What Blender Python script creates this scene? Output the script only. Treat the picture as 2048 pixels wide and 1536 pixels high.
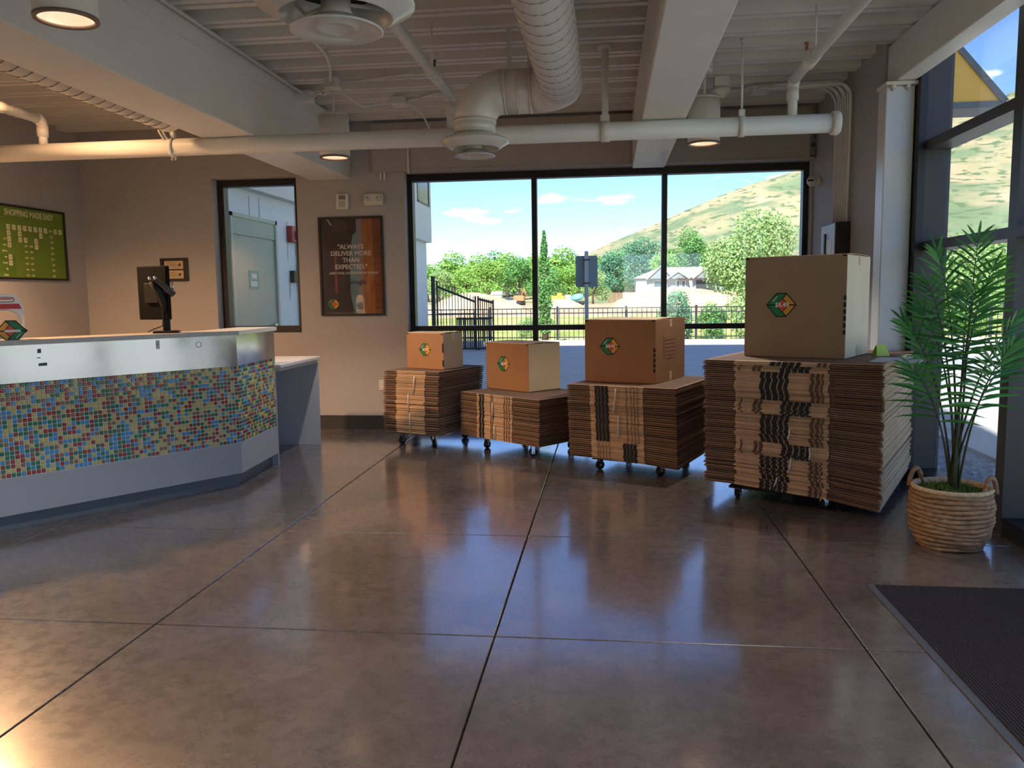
import bpy, math, random
from mathutils import Vector, Matrix
random.seed(7)
for o in list(bpy.data.objects): bpy.data.objects.remove(o, do_unlink=True)
SC = bpy.context.scene
COL = SC.collection
R = math.radians

# ------------------------------------------------------------------ camera
cam_d = bpy.data.cameras.new('camera'); cam = bpy.data.objects.new('camera', cam_d); COL.objects.link(cam)
cam_d.sensor_width = 36.0; cam_d.lens = 1615.63 / 2048 * 36.0; cam_d.clip_start = 0.05; cam_d.clip_end = 3000
_p, _y, _r = R(-6.1425), R(-6.7687), R(-0.7692)
_f = Vector((math.sin(_y) * math.cos(_p), math.cos(_y) * math.cos(_p), math.sin(_p)))
_r0 = Vector((math.cos(_y), -math.sin(_y), 0)); _u0 = _r0.cross(_f)
_rt = math.cos(_r) * _r0 + math.sin(_r) * _u0; _up = -math.sin(_r) * _r0 + math.cos(_r) * _u0
_m = Matrix((_rt, _up, -_f)).transposed().to_4x4(); _m.translation = Vector((0, 0, 1.40))
cam.matrix_world = _m
SC.camera = cam

# ------------------------------------------------------------------ sky, sun, exposure
SUN_EL, SUN_ROT = 42.0, Vector((-0.12, -0.993, 0))          # the sun stands behind the building
w = bpy.data.worlds.new('sky'); SC.world = w; w.use_nodes = True
nt = w.node_tree; nt.nodes.clear()
N = nt.nodes.new; L = nt.links.new
out = N('ShaderNodeOutputWorld'); bg = N('ShaderNodeBackground'); sky = N('ShaderNodeTexSky')
sky.sky_type = 'NISHITA'; sky.sun_disc = False; sky.sun_elevation = R(SUN_EL)
sky.sun_rotation = math.atan2(SUN_ROT.x, SUN_ROT.y); sky.altitude = 1300; sky.air_density = 0.8; sky.dust_density = 0.1; sky.ozone_density = 3.5
tc = N('ShaderNodeTexCoord'); sep = N('ShaderNodeSeparateXYZ'); L(tc.outputs['Generated'], sep.inputs[0])
addz = N('ShaderNodeMath'); addz.operation = 'ADD'; addz.inputs[1].default_value = 0.16; L(sep.outputs['Z'], addz.inputs[0])
mx = N('ShaderNodeMath'); mx.operation = 'MAXIMUM'; mx.inputs[1].default_value = 0.05; L(addz.outputs[0], mx.inputs[0])
dx = N('ShaderNodeMath'); dx.operation = 'DIVIDE'; L(sep.outputs['X'], dx.inputs[0]); L(mx.outputs[0], dx.inputs[1])
dy = N('ShaderNodeMath'); dy.operation = 'DIVIDE'; L(sep.outputs['Y'], dy.inputs[0]); L(mx.outputs[0], dy.inputs[1])
cmb = N('ShaderNodeCombineXYZ'); L(dx.outputs[0], cmb.inputs[0]); L(dy.outputs[0], cmb.inputs[1])
nz = N('ShaderNodeTexNoise'); nz.inputs['Scale'].default_value = 2.6; nz.inputs['Detail'].default_value = 7; nz.inputs['Roughness'].default_value = 0.52
L(cmb.outputs[0], nz.inputs['Vector'])
rp = N('ShaderNodeValToRGB'); rp.color_ramp.elements[0].position = 0.585; rp.color_ramp.elements[1].position = 0.68
L(nz.outputs['Fac'], rp.inputs[0])
mixc = N('ShaderNodeMixRGB'); mixc.inputs[2].default_value = (7.6, 7.9, 8.4, 1); L(rp.outputs[0], mixc.inputs[0]); hsv = N('ShaderNodeHueSaturation'); hsv.inputs['Saturation'].default_value = 1.08; hsv.inputs['Hue'].default_value = 0.512; L(sky.outputs[0], hsv.inputs['Color']); L(hsv.outputs[0], mixc.inputs[1])
L(mixc.outputs[0], bg.inputs[0]); bg.inputs[1].default_value = 0.205
L(bg.outputs[0], out.inputs[0])
sd = bpy.data.lights.new('sun', 'SUN'); sd.energy = 8.0; sd.angle = R(0.53); sd.color = (1.0, 0.96, 0.90)
sun = bpy.data.objects.new('sun', sd); COL.objects.link(sun)
_sd = Vector((SUN_ROT.x * math.cos(R(SUN_EL)), SUN_ROT.y * math.cos(R(SUN_EL)), math.sin(R(SUN_EL)))).normalized()
sun.rotation_euler = _sd.to_track_quat('Z', 'Y').to_euler(); sun.location = (-20, -30, 40)
SC.view_settings.view_transform = 'Standard'; SC.view_settings.look = 'None'
SC.view_settings.exposure = 0.5; SC.view_settings.gamma = 1.0; SC.view_settings.use_curve_mapping = False

# ------------------------------------------------------------------ materials
MATS = {}
def srgb(r, g, b):
    f = lambda c: (c / 255 / 12.92) if c / 255 <= 0.04045 else ((c / 255 + 0.055) / 1.055) ** 2.4
    return (f(r), f(g), f(b), 1)
def mat(name, col, rough=0.6, metal=0.0, vary=0.0, scale=8.0, bump=0.0, bscale=60.0, emit=None, estr=0.0, col2=None, rvary=0.0, objrand=0.0, stretch=None, spec=None, alpha=None):
    if name in MATS: return MATS[name]
    m = bpy.data.materials.new(name); m.use_nodes = True; t = m.node_tree; b = t.nodes['Principled BSDF']
    b.inputs['Roughness'].default_value = rough; b.inputs['Metallic'].default_value = metal
    if spec is not None: b.inputs['Specular IOR Level'].default_value = spec
    c = col if len(col) == 4 else (*col, 1)
    b.inputs['Base Color'].default_value = c
    if vary or col2 or bump or rvary:
        co = t.nodes.new('ShaderNodeTexCoord'); src = co.outputs['Object']
        if stretch:
            mp = t.nodes.new('ShaderNodeMapping'); mp.inputs['Scale'].default_value = stretch; t.links.new(src, mp.inputs[0]); src = mp.outputs[0]
        n1 = t.nodes.new('ShaderNodeTexNoise'); n1.inputs['Scale'].default_value = scale; n1.inputs['Detail'].default_value = 6; t.links.new(src, n1.inputs['Vector'])
        if vary or col2:
            r1 = t.nodes.new('ShaderNodeValToRGB'); e = r1.color_ramp.elements
            e[0].position = 0.3; e[1].position = 0.7
            e[0].color = tuple(max(0, x * (1 - vary)) for x in c[:3]) + (1,)
            e[1].color = col2 if col2 else tuple(min(1, x * (1 + vary)) for x in c[:3]) + (1,)
            t.links.new(n1.outputs['Fac'], r1.inputs[0]); t.links.new(r1.outputs[0], b.inputs['Base Color'])
        if rvary:
            mr = t.nodes.new('ShaderNodeMapRange'); mr.inputs['To Min'].default_value = rough - rvary; mr.inputs['To Max'].default_value = rough + rvary
            mr.inputs['From Min'].default_value = 0.3; mr.inputs['From Max'].default_value = 0.7
            t.links.new(n1.outputs['Fac'], mr.inputs[0]); t.links.new(mr.outputs[0], b.inputs['Roughness'])
        if bump:
            n2 = t.nodes.new('ShaderNodeTexNoise'); n2.inputs['Scale'].default_value = bscale; n2.inputs['Detail'].default_value = 4; t.links.new(src, n2.inputs['Vector'])
            bp = t.nodes.new('ShaderNodeBump'); bp.inputs['Strength'].default_value = bump; bp.inputs['Distance'].default_value = 0.01
            t.links.new(n2.outputs['Fac'], bp.inputs['Height']); t.links.new(bp.outputs[0], b.inputs['Normal'])
    if objrand:
        oi = t.nodes.new('ShaderNodeObjectInfo'); hs = t.nodes.new('ShaderNodeHueSaturation'); mr = t.nodes.new('ShaderNodeMapRange')
        mr.inputs['To Min'].default_value = 1 - objrand; mr.inputs['To Max'].default_value = 1 + objrand
        t.links.new(oi.outputs['Random'], mr.inputs[0]); t.links.new(mr.outputs[0], hs.inputs['Value'])
        lk = b.inputs['Base Color'].links
        if lk: t.links.new(lk[0].from_socket, hs.inputs['Color'])
        else: hs.inputs['Color'].default_value = c
        t.links.new(hs.outputs[0], b.inputs['Base Color'])
    if emit:
        b.inputs['Emission Color'].default_value = emit if len(emit) == 4 else (*emit, 1); b.inputs['Emission Strength'].default_value = estr
    MATS[name] = m
    return m
def glass_mat(name='clear_glass', tint=(0.93, 0.97, 0.97, 1), refl=1.0):
    if name in MATS: return MATS[name]
    m = bpy.data.materials.new(name); m.use_nodes = True; t = m.node_tree; t.nodes.clear()
    o = t.nodes.new('ShaderNodeOutputMaterial'); mixs = t.nodes.new('ShaderNodeMixShader'); tr = t.nodes.new('ShaderNodeBsdfTransparent'); gl = t.nodes.new('ShaderNodeBsdfGlossy')
    lw = t.nodes.new('ShaderNodeLayerWeight'); lw.inputs['Blend'].default_value = .5
    pw = t.nodes.new('ShaderNodeMath'); pw.operation = 'POWER'; pw.inputs[1].default_value = 5; t.links.new(lw.outputs['Facing'], pw.inputs[0])
    fr = t.nodes.new('ShaderNodeMath'); fr.operation = 'MULTIPLY_ADD'; fr.inputs[1].default_value = .9; fr.inputs[2].default_value = .035; t.links.new(pw.outputs[0], fr.inputs[0])
    tr.inputs[0].default_value = tint; gl.inputs['Roughness'].default_value = 0.02; gl.inputs[0].default_value = (refl, refl, refl, 1)
    t.links.new(fr.outputs[0], mixs.inputs[0]); t.links.new(tr.outputs[0], mixs.inputs[1]); t.links.new(gl.outputs[0], mixs.inputs[2]); t.links.new(mixs.outputs[0], o.inputs[0])
    MATS[name] = m; return m

M_wall = mat('painted_wall', srgb(170, 166, 164), 0.75, vary=0.03, scale=1.5, bump=0.08, bscale=180)
M_white = mat('white_paint', srgb(220, 217, 210), 0.5, vary=0.03, scale=2)
M_steelpaint = mat('painted_steel', srgb(219, 219, 214), 0.42, vary=0.035, scale=2.5, bump=0.03, bscale=40)
M_deck = mat('painted_deck', srgb(214, 211, 205), 0.5, vary=0.05, scale=2)
M_duct = mat('painted_duct', srgb(222, 219, 212), 0.38, metal=0.1, vary=0.03, scale=3)
M_black = mat('black_frame', (0.012, 0.011, 0.012), 0.4)
M_bronze = mat('dark_bronze', (0.048, 0.044, 0.043), 0.45)
M_blackpl = mat('black_plastic', (0.012, 0.012, 0.014), 0.45, spec=.25)
M_rubber = mat('rubber', (0.02, 0.02, 0.021), 0.6)
M_chrome = mat('chrome', (0.75, 0.76, 0.78), 0.18, metal=1.0)
M_brass = mat('brass', (0.45, 0.22, 0.08), 0.35, metal=0.9)
M_glass = glass_mat()
M_base = mat('dark_base', (0.035, 0.033, 0.031), 0.55)
M_whitepl = mat('white_plastic', srgb(214, 210, 200), 0.4)
M_card = mat('cardboard', srgb(164, 116, 76), 0.78, vary=0.06, scale=3, bump=0.05, bscale=90, objrand=0.08)
M_cardflap = mat('cardboard_flap', srgb(116, 90, 70), 0.85, vary=0.12, scale=5, objrand=0.3)
M_cardedge = mat('cardboard_edge', srgb(204, 168, 130), 0.85, vary=0.10, scale=9, objrand=0.25)
M_cardmid = mat('cardboard_mid', srgb(158, 124, 96), 0.85, vary=0.12, scale=7, objrand=0.3)
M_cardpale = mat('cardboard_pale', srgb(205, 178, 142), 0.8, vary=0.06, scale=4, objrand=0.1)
M_print = mat('black_print', (0.008, 0.008, 0.009), 0.7)
M_faint = mat('faint_print', srgb(92, 66, 46), 0.8)
M_strap = mat('white_strap', srgb(225, 218, 205), 0.5)
M_tape = mat('packing_tape', srgb(214, 192, 152), 0.25)
M_green = mat('logo_green', srgb(28, 128, 78), 0.45)
M_yellow = mat('logo_yellow', srgb(222, 160, 58), 0.45)
M_orange = mat('logo_orange', srgb(212, 94, 60), 0.45)
M_wht = mat('white_ink', (0.85, 0.85, 0.83), 0.5)

# ------------------------------------------------------------------ mesh helpers
class MB:
    def __init__(s): s.v = []; s.f = []; s.mi = []; s.sm = []
    def add(s, vs, fs, mi=0, smooth=False, M=None):
        o = len(s.v)
        s.v += [tuple(M @ Vector(p)) if M is not None else tuple(p) for p in vs]
        for f in fs: s.f.append(tuple(i + o for i in f)); s.mi.append(mi); s.sm.append(smooth)
        return s
    def box(s, x0, x1, y0, y1, z0, z1, mi=0, M=None):
        vs = [(x0, y0, z0), (x1, y0, z0), (x1, y1, z0), (x0, y1, z0), (x0, y0, z1), (x1, y0, z1), (x1, y1, z1), (x0, y1, z1)]
        return s.add(vs, [(0, 3, 2, 1), (4, 5, 6, 7), (0, 1, 5, 4), (1, 2, 6, 5), (2, 3, 7, 6), (3, 0, 4, 7)], mi, False, M)
    def cbox(s, x0, x1, y0, y1, z0, z1, c, mi=0, M=None):      # box with all edges chamfered
        P = []; xs = (x0, x1); ys = (y0, y1); zs = (z0, z1)
        idx = {}
        for i in (0, 1):
            for j in (0, 1):
                for k in (0, 1):
                    sx, sy, sz = (1 - 2 * i), (1 - 2 * j), (1 - 2 * k)
                    for a in range(3):
                        q = [xs[i] + sx * c, ys[j] + sy * c, zs[k] + sz * c]; q[a] = (xs[i], ys[j], zs[k])[a]
                        idx[(i, j, k, a)] = len(P); P.append(tuple(q))
        F = []
        for a in range(3):
            b, d = (a + 1) % 3, (a + 2) % 3
            for e in (0, 1):
                ring = []
                for (u, v) in ((0, 0), (1, 0), (1, 1), (0, 1)):
                    t = [0, 0, 0]; t[a] = e; t[b] = u; t[d] = v; ring.append(idx[(*t, a)])
                F.append(tuple(ring if e else ring[::-1]))
            for u in (0, 1):
                for v in (0, 1):
                    t0 = [0, 0, 0]; t1 = [1, 1, 1]; t0[b] = t1[b] = u; t0[d] = t1[d] = v; t0[a] = 0; t1[a] = 1
                    q = (idx[(*t0, b)], idx[(*t1, b)], idx[(*t1, d)], idx[(*t0, d)])
                    F.append(q if (u ^ v) else q[::-1])
        for i in (0, 1):
            for j in (0, 1):
                for k in (0, 1):
                    q = (idx[(i, j, k, 0)], idx[(i, j, k, 1)], idx[(i, j, k, 2)])
                    F.append(q if ((i + j + k) % 2 == 1) else q[::-1])
        return s.add(P, F, mi, False, M)
    def prism(s, poly, z0, z1, mi=0, M=None):                    # poly counter-clockwise in xy
        n = len(poly); vs = [(x, y, z0) for x, y in poly] + [(x, y, z1) for x, y in poly]
        fs = [tuple(range(n - 1, -1, -1)), tuple(range(n, 2 * n))] + [(i, (i + 1) % n, n + (i + 1) % n, n + i) for i in range(n)]
        return s.add(vs, fs, mi, False, M)
    def lathe(s, prof, seg=24, mi=0, M=None, smooth=True, close=True):   # prof [(r,z)...]
        vs = []; fs = []
        for r, z in prof:
            for k in range(seg): a = 2 * math.pi * k / seg; vs.append((r * math.cos(a), r * math.sin(a), z))
        for i in range(len(prof) - 1):
            for k in range(seg):
                k2 = (k + 1) % seg; fs.append((i * seg + k, i * seg + k2, (i + 1) * seg + k2, (i + 1) * seg + k))
        if close:
            fs.append(tuple(range(seg - 1, -1, -1))); fs.append(tuple((len(prof) - 1) * seg + k for k in range(seg)))
        return s.add(vs, fs, mi, smooth, M)
    def cyl(s, p, q, r, seg=16, mi=0, r2=None, smooth=True):
        return s.tube([p, q], [r, r if r2 is None else r2], seg, mi, smooth)
    def tube(s, pts, rad, seg=10, mi=0, smooth=True, caps=True):
        pts = [Vector(p) for p in pts]; n = len(pts)
        if not isinstance(rad, (list, tuple)): rad = [rad] * n
        vs = []; fs = []; prev = None
        for i, p in enumerate(pts):
            d = (pts[min(i + 1, n - 1)] - pts[max(i - 1, 0)]).normalized()
            if prev is None:
                a = Vector((0, 0, 1)) if abs(d.z) < 0.9 else Vector((1, 0, 0)); u = d.cross(a).normalized()
            else:
                u = (prev - d * prev.dot(d)).normalized()
            prev = u; v = d.cross(u)
            for k in range(seg):
                t = 2 * math.pi * k / seg; vs.append(tuple(p + rad[i] * (math.cos(t) * u + math.sin(t) * v)))
        for i in range(n - 1):
            for k in range(seg):
                k2 = (k + 1) % seg; fs.append((i * seg + k, i * seg + k2, (i + 1) * seg + k2, (i + 1) * seg + k))
        if caps: fs.append(tuple(range(seg - 1, -1, -1))); fs.append(tuple((n - 1) * seg + k for k in range(seg)))
        return s.add(vs, fs, mi, smooth)
    def build(s, name, mats, parent=None, loc=None, rz=None):
        me = bpy.data.meshes.new(name); me.from_pydata(s.v, [], s.f); me.update()
        if not isinstance(mats, (list, tuple)): mats = [mats]
        for m in mats: me.materials.append(m)
        me.polygons.foreach_set('material_index', s.mi); me.polygons.foreach_set('use_smooth', s.sm); me.update()
        return link(name, me, parent, loc, rz)
def link(name, me, parent=None, loc=None, rz=None):
    o = bpy.data.objects.new(name, me); COL.objects.link(o)
    if parent is not None: o.parent = parent
    if loc is not None: o.location = loc
    if rz is not None: o.rotation_euler[2] = rz
    return o
def tag(o, label=None, cat=None, group=None, kind=None):
    if label: o['label'] = label
    if cat: o['category'] = cat
    if group: o['group'] = group
    if kind: o['kind'] = kind
    return o
def thing(name, label, cat, loc=(0, 0, 0), rz=0.0, group=None):
    o = bpy.data.objects.new(name, None); COL.objects.link(o); o.location = loc; o.rotation_euler[2] = rz; o.empty_display_size = 0.1
    return tag(o, label, cat, group)
def struct(name, mb, m, label=None, parent=None):
    o = mb.build(name, m, parent); return tag(o, label, None, None, 'structure')
def copy_tree(o, parent=None):
    c = o.copy(); COL.objects.link(c)
    if parent is not None: c.parent = parent
    for ch in list(o.children): copy_tree(ch, c)
    return c
def bez(p0, p1, p2, n=10):
    p0, p1, p2 = Vector(p0), Vector(p1), Vector(p2)
    return [(1 - t) ** 2 * p0 + 2 * t * (1 - t) * p1 + t * t * p2 for t in [i / n for i in range(n + 1)]]
def text_mesh(body, size, extrude=0.0006, align='CENTER', bold=0.0):
    cu = bpy.data.curves.new('lettering', 'FONT'); cu.body = body; cu.size = size; cu.extrude = extrude; cu.align_x = align; cu.align_y = 'CENTER'
    cu.resolution_u = 3; cu.offset = bold * size
    to = bpy.data.objects.new('lettering', cu); COL.objects.link(to)
    dg = bpy.context.evaluated_depsgraph_get(); me = bpy.data.meshes.new_from_object(to.evaluated_get(dg))
    bpy.data.objects.remove(to, do_unlink=True); return me
def text(name, body, size, m, parent, mw, bold=0.022, align='CENTER', xs=1.0):
    # mw: local matrix whose x is the reading direction and z the facing direction
    me = text_mesh(body, size, 0.0006, align, bold)
    me.materials.clear(); me.materials.append(m)
    o = bpy.data.objects.new(name, me); COL.objects.link(o); o.parent = parent; o.matrix_local = mw @ Matrix.Diagonal((xs, 1, 1, 1)); return o
def frame_mat(org, xdir, zdir):
    x = Vector(xdir).normalized(); z = Vector(zdir).normalized(); y = z.cross(x)
    m = Matrix((x, y, z)).transposed().to_4x4(); m.translation = Vector(org); return m

# ================================================================== ROOM SHELL
XL, XR, YB, YF = -5.72, 2.02, 8.40, -3.0
ZC = 3.20
# floor: dark bed with polished concrete slabs parted by sawn joints
def concrete_mat():
    m = bpy.data.materials.new('polished_concrete'); m.use_nodes = True; t = m.node_tree; b = t.nodes['Principled BSDF']
    ge = t.nodes.new('ShaderNodeNewGeometry'); Nn = t.nodes.new; Lk = t.links.new
    n1 = Nn('ShaderNodeTexNoise'); n1.inputs['Scale'].default_value = 1.3; n1.inputs['Detail'].default_value = 9; n1.inputs['Roughness'].default_value = 0.62; Lk(ge.outputs['Position'], n1.inputs['Vector'])
    r1 = Nn('ShaderNodeValToRGB'); e = r1.color_ramp.elements; e[0].position = 0.32; e[1].position = 0.68
    e[0].color = srgb(88, 79, 74); e[1].color = srgb(120, 110, 104); Lk(n1.outputs['Fac'], r1.inputs[0])
    n2 = Nn('ShaderNodeTexNoise'); n2.inputs['Scale'].default_value = 14; n2.inputs['Detail'].default_value = 8; n2.inputs['Roughness'].default_value = 0.7; Lk(ge.outputs['Position'], n2.inputs['Vector'])
    r2 = Nn('ShaderNodeValToRGB'); r2.color_ramp.elements[0].color = (0.72, 0.72, 0.72, 1); r2.color_ramp.elements[1].color = (1.22, 1.2, 1.18, 1); r2.color_ramp.elements[0].position = 0.3; r2.color_ramp.elements[1].position = 0.72; Lk(n2.outputs['Fac'], r2.inputs[0])
    mu = Nn('ShaderNodeMixRGB'); mu.blend_type = 'MULTIPLY'; mu.inputs[0].default_value = 0.8; Lk(r1.outputs[0], mu.inputs[1]); Lk(r2.outputs[0], mu.inputs[2])
    n3 = Nn('ShaderNodeTexNoise'); n3.inputs['Scale'].default_value = 3.2; n3.inputs['Detail'].default_value = 10; n3.inputs['Roughness'].default_value = 0.75; n3.inputs['Distortion'].default_value = 1.5; Lk(ge.outputs['Position'], n3.inputs['Vector'])
    r3 = Nn('ShaderNodeValToRGB'); r3.color_ramp.elements[0].position = 0.6; r3.color_ramp.elements[1].position = 0.75; r3.color_ramp.elements[0].color = (0, 0, 0, 1); r3.color_ramp.elements[1].color = (0.35, 0.35, 0.35, 1); Lk(n3.outputs['Fac'], r3.inputs[0])
    m2 = Nn('ShaderNodeMixRGB'); m2.inputs[2].default_value = srgb(176, 160, 146); Lk(r3.outputs[0], m2.inputs[0]); Lk(mu.outputs[0], m2.inputs[1])
    Lk(m2.outputs[0], b.inputs['Base Color'])
    mr = Nn('ShaderNodeMapRange'); mr.inputs['From Min'].default_value = 0.3; mr.inputs['From Max'].default_value = 0.7; mr.inputs['To Min'].default_value = 0.22; mr.inputs['To Max'].default_value = 0.34; Lk(n2.outputs['Fac'], mr.inputs[0]); Lk(mr.outputs[0], b.inputs['Roughness'])
    bp = Nn('ShaderNodeBump'); bp.inputs['Strength'].default_value = 0.05; bp.inputs['Distance'].default_value = 0.01; Lk(n3.outputs['Fac'], bp.inputs['Height']); Lk(bp.outputs[0], b.inputs['Normal'])
    b.inputs['Specular IOR Level'].default_value = 0.6
    b.inputs['Coat Weight'].default_value = 1.0; b.inputs['Coat Roughness'].default_value = 0.125; b.inputs['Coat IOR'].default_value = 2.0
    return m
M_conc = concrete_mat()
fl = struct('floor', MB().box(-6.0, 2.46, -3.2, 8.66, -0.09, -0.02), mat('joint_filler', (0.03, 0.025, 0.022), 0.8), 'brown polished concrete floor with sawn joints')
xs = [-5.98, -3.44, -1.962, -0.466, 1.014, 2.45]; ys = [-3.18, 0.33, 1.76, 3.19, 4.61, 8.64]
for i in range(5):
    for j in range(5):
        g = 0.0035
        MB().cbox(xs[i] + g, xs[i + 1] - g, ys[j] + g, ys[j + 1] - g, -0.05, 0.0, 0.003).build('slab', M_conc, fl)
# ceiling: ribbed steel deck, ribs run across the room
def deck():
    mb = MB(); prof = []; p = 0.36; y = 6.42 - 27 * p
    while y < 8.7:
        prof += [(y, 3.31), (y + .20, 3.31), (y + .208, ZC), (y + .262, ZC), (y + .266, ZC + .05), (y + .29, ZC + .05), (y + .294, ZC), (y + .352, ZC)]
        y += p
    vs = []
    for yy, z in prof: vs += [(-5.95, yy, z), (2.44, yy, z)]
    fs = [(2 * i, 2 * i + 2, 2 * i + 3, 2 * i + 1) for i in range(len(prof) - 1)]
    return mb.add(vs, fs)
struct('ceiling', deck(), M_deck, 'painted ribbed metal roof deck overhead')
struct('upper_storey', MB().box(-6.1, 2.5, -3.3, 8.72, 3.36, 14.0), mat('exterior_panel', srgb(214, 212, 205), 0.7), 'pale upper storeys of the building above the room')
# back wall with openings for the two windows
wb = MB(); Y0, Y1 = YB, 8.66
wb.box(-5.95, -4.21, Y0, Y1, 0, 3.36).box(-4.21, -3.27, Y0, Y1, 0, 1.05).box(-4.21, -3.27, Y0, Y1, 2.70, 3.36).box(-3.27, -2.10, Y0, Y1, 0, 3.36)
wb.box(-2.10, 2.0, Y0, Y1, 2.70, 3.36).box(-2.10, 2.0, Y0, Y1, -.02, 0.05).box(2.0, 2.3, Y0, Y1, 0, 3.36)
struct('wall_back', wb, M_wall, 'grey painted wall with the windows')
struct('wall_left', MB().box(-5.95, XL, -3.2, YB, 0, 3.36), M_wall, 'wall behind the counter carrying the green price board')
struct('wall_right', MB().box(XR, 2.30, 6.46, YB, 0, 3.36), M_wall, 'short white wall with the electrical conduits')
wf = MB(); wf.box(-5.95, 2.5, -3.2, -3.0, 2.4, 3.36).box(-5.95, .4, -3.2, -3.0, 0, 2.4).box(2.3, 2.5, -3.2, -3., 0, 2.4)
struct('wall_front', wf, M_wall, 'front wall with the entrance opening')
struct('baseboard_back', MB().box(XL, -2.12, YB - .014, YB, 0, .15), M_base, 'dark baseboard along the back wall')
struct('baseboard_left', MB().box(XL, XL + .014, -3, YB - .014, 0, .15), M_base, 'dark baseboard along the left wall')
struct('trim_1', MB().box(-2.42, 1.955, 8.33, YB, 2.715, 3.195).box(-2.42, 2.0, 8.318, YB, 2.70, 2.715), mat('header_paint', srgb(172, 165, 158), 0.6, vary=.03), 'boxed header above the wide window')

# windows in the back wall
def window(name, label, x0, x1, z0, z1, mull=(), tran=(), side=.07, top=.07, bot=.07):
    t = bpy.data.objects.new(name, None); COL.objects.link(t); t.location = ((x0 + x1) / 2, 8.56, z0); tag(t, label, None, None, 'structure')
    ox, oz = (x0 + x1) / 2, z0; yf, yb = -.04, .07
    L_ = lambda x: x - ox
    fr = MB(); fr.box(L_(x0), L_(x1), yf, yb, 0, bot).box(L_(x0), L_(x1), yf, yb, z1 - z0 - top, z1 - z0).box(L_(x0), L_(x0) + side, yf, yb, bot, z1 - z0 - top).box(L_(x1) - side, L_(x1), yf, yb, bot, z1 - z0 - top)
    fr.build('frame', M_black, t)
    gx = [L_(x0) + side] + [v for m in mull for v in (L_(m) - .027, L_(m) + .027)] + [L_(x1) - side]
    for m in mull: MB().box(L_(m) - .027, L_(m) + .027, yf, yb, bot, z1 - z0 - top).build('mullion', M_black, t)
    gz = [bot] + [v for q in tran for v in (q - oz - .027, q - oz + .027)] + [z1 - z0 - top]
    for a in range(0, len(gx), 2):
        for q in tran: MB().box(gx[a], gx[a + 1], yf, yb, q - oz - .027, q - oz + .027).build('transom', M_black, t)
        for c in range(0, len(gz), 2):
            MB().box(gx[a], gx[a + 1], .01, .016, gz[c], gz[c + 1]).build('pane', M_glass, t)
    return t
window('window_1', 'narrow black-framed window looking onto the outside door', -4.21, -3.27, 1.05, 2.70)
window('window_2', 'wide black-framed window of three bays with a low transom', -2.10, 2.0, 0.05, 2.70, (-.755, .582), (1.075,), side=.055, top=.075, bot=.08)

# storefront of the right side
def storefront():
    xi, xo = 2.25, 2.42
    posts = [(6.19, 6.30), (4.83, 4.93), (3.42, 3.50), (2.0, 2.08), (.58, .66), (-.84, -.76), (-2.3, -2.22), (-3.0, -2.92)]
    for n in range(len(posts) - 1):
        a, b = posts[n + 1][1], posts[n][0]
        t = bpy.data.objects.new('window_%d' % (n + 3), None); COL.objects.link(t); t.location = (xi, a, 0)
        tag(t, ['tall storefront bay behind the potted palm', 'storefront bay beside the door mat', 'storefront bay', 'storefront bay', 'storefront bay', 'storefront bay', 'storefront bay'][n], None, None, 'structure')
        dy = b - a; pw = posts[n][1] - posts[n][0]
        MB().box(0, xo - xi, dy, dy + pw, 0, 3.2).build('jamb', M_bronze, t)
        if n == 6: MB().box(0, xo - xi, -.08, 0, 0, 3.2).build('jamb', M_bronze, t)
        tz = [(2.40, 2.465), (1.69, 1.755)]
        MB().box(0, xo - xi, 0, dy, 0, .10).build('sill', M_black, t)
        MB().box(0, xo - xi, 0, dy, 3.12, 3.2).build('head', M_bronze, t)
        for z0, z1 in tz: MB().box(0, xo - xi, 0, dy, z0, z1).build('transom', M_bronze, t)
        for z0, z1 in ((.10, 1.69), (1.755, 2.40), (2.465, 3.12)): MB().box(.145, .151, 0, dy, z0, z1).build('pane', M_glass, t)
storefront()
struct('trim_2', MB().box(2.2, 2.25, 6.19, 6.46, 0, 3.2), M_black, 'black closure strip between the column and the storefront')

# beams and column
def beam(name, label, x0, x1, z0, z1, y0, y1, lip=0.0):
    mb = MB().cbox(x0, x1, y0, y1, z0, z1, .006)
    if lip:
        mb.box(x0 - lip, x1 + lip, y0, y1, z1 - .12, z1 - .001)
    return tag(mb.build(name, M_steelpaint), label, 'beam')
beam('ceiling_beam', 'broad painted steel beam crossing above the reception counter', -3.10, -2.67, 2.65, 3.19, YF, 8.395, .0)
beam('ceiling_beam', 'pale boxed beam running to the middle of the wide window', .25, .565, 2.66, 3.19, YF, 8.325)
beam('ceiling_beam', 'beam along the top of the storefront resting on the corner column', 2.05, 2.19, 2.90, 3.19, YF, 6.44)
MB().box(-2.67, -2.655, YF, 8.39, 3.06, 3.19).build('flange', M_steelpaint, bpy.data.objects['ceiling_beam'])
colm = thing('steel_column', 'white steel column with bolted cap at the corner of the storefront', 'column', (2.1, 6.37, 0))
MB().cbox(-.105, .095, -.09, .08, 0, 2.872, .006).build('shaft', mat('column_paint', srgb(216, 218, 218), 0.35, vary=.02), colm)
MB().cbox(-.12, .11, -.13, .08, 2.872, 2.897, .003).build('cap_plate', M_white, colm)
for bx in (-.06, .04):
    MB().lathe([(.018, 2.85), (.018, 2.872)], 6, smooth=False).lathe([(.009, 2.835), (.009, 2.85)], 8).build('bolt', M_white, colm, (bx, -.105, 0))

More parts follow.
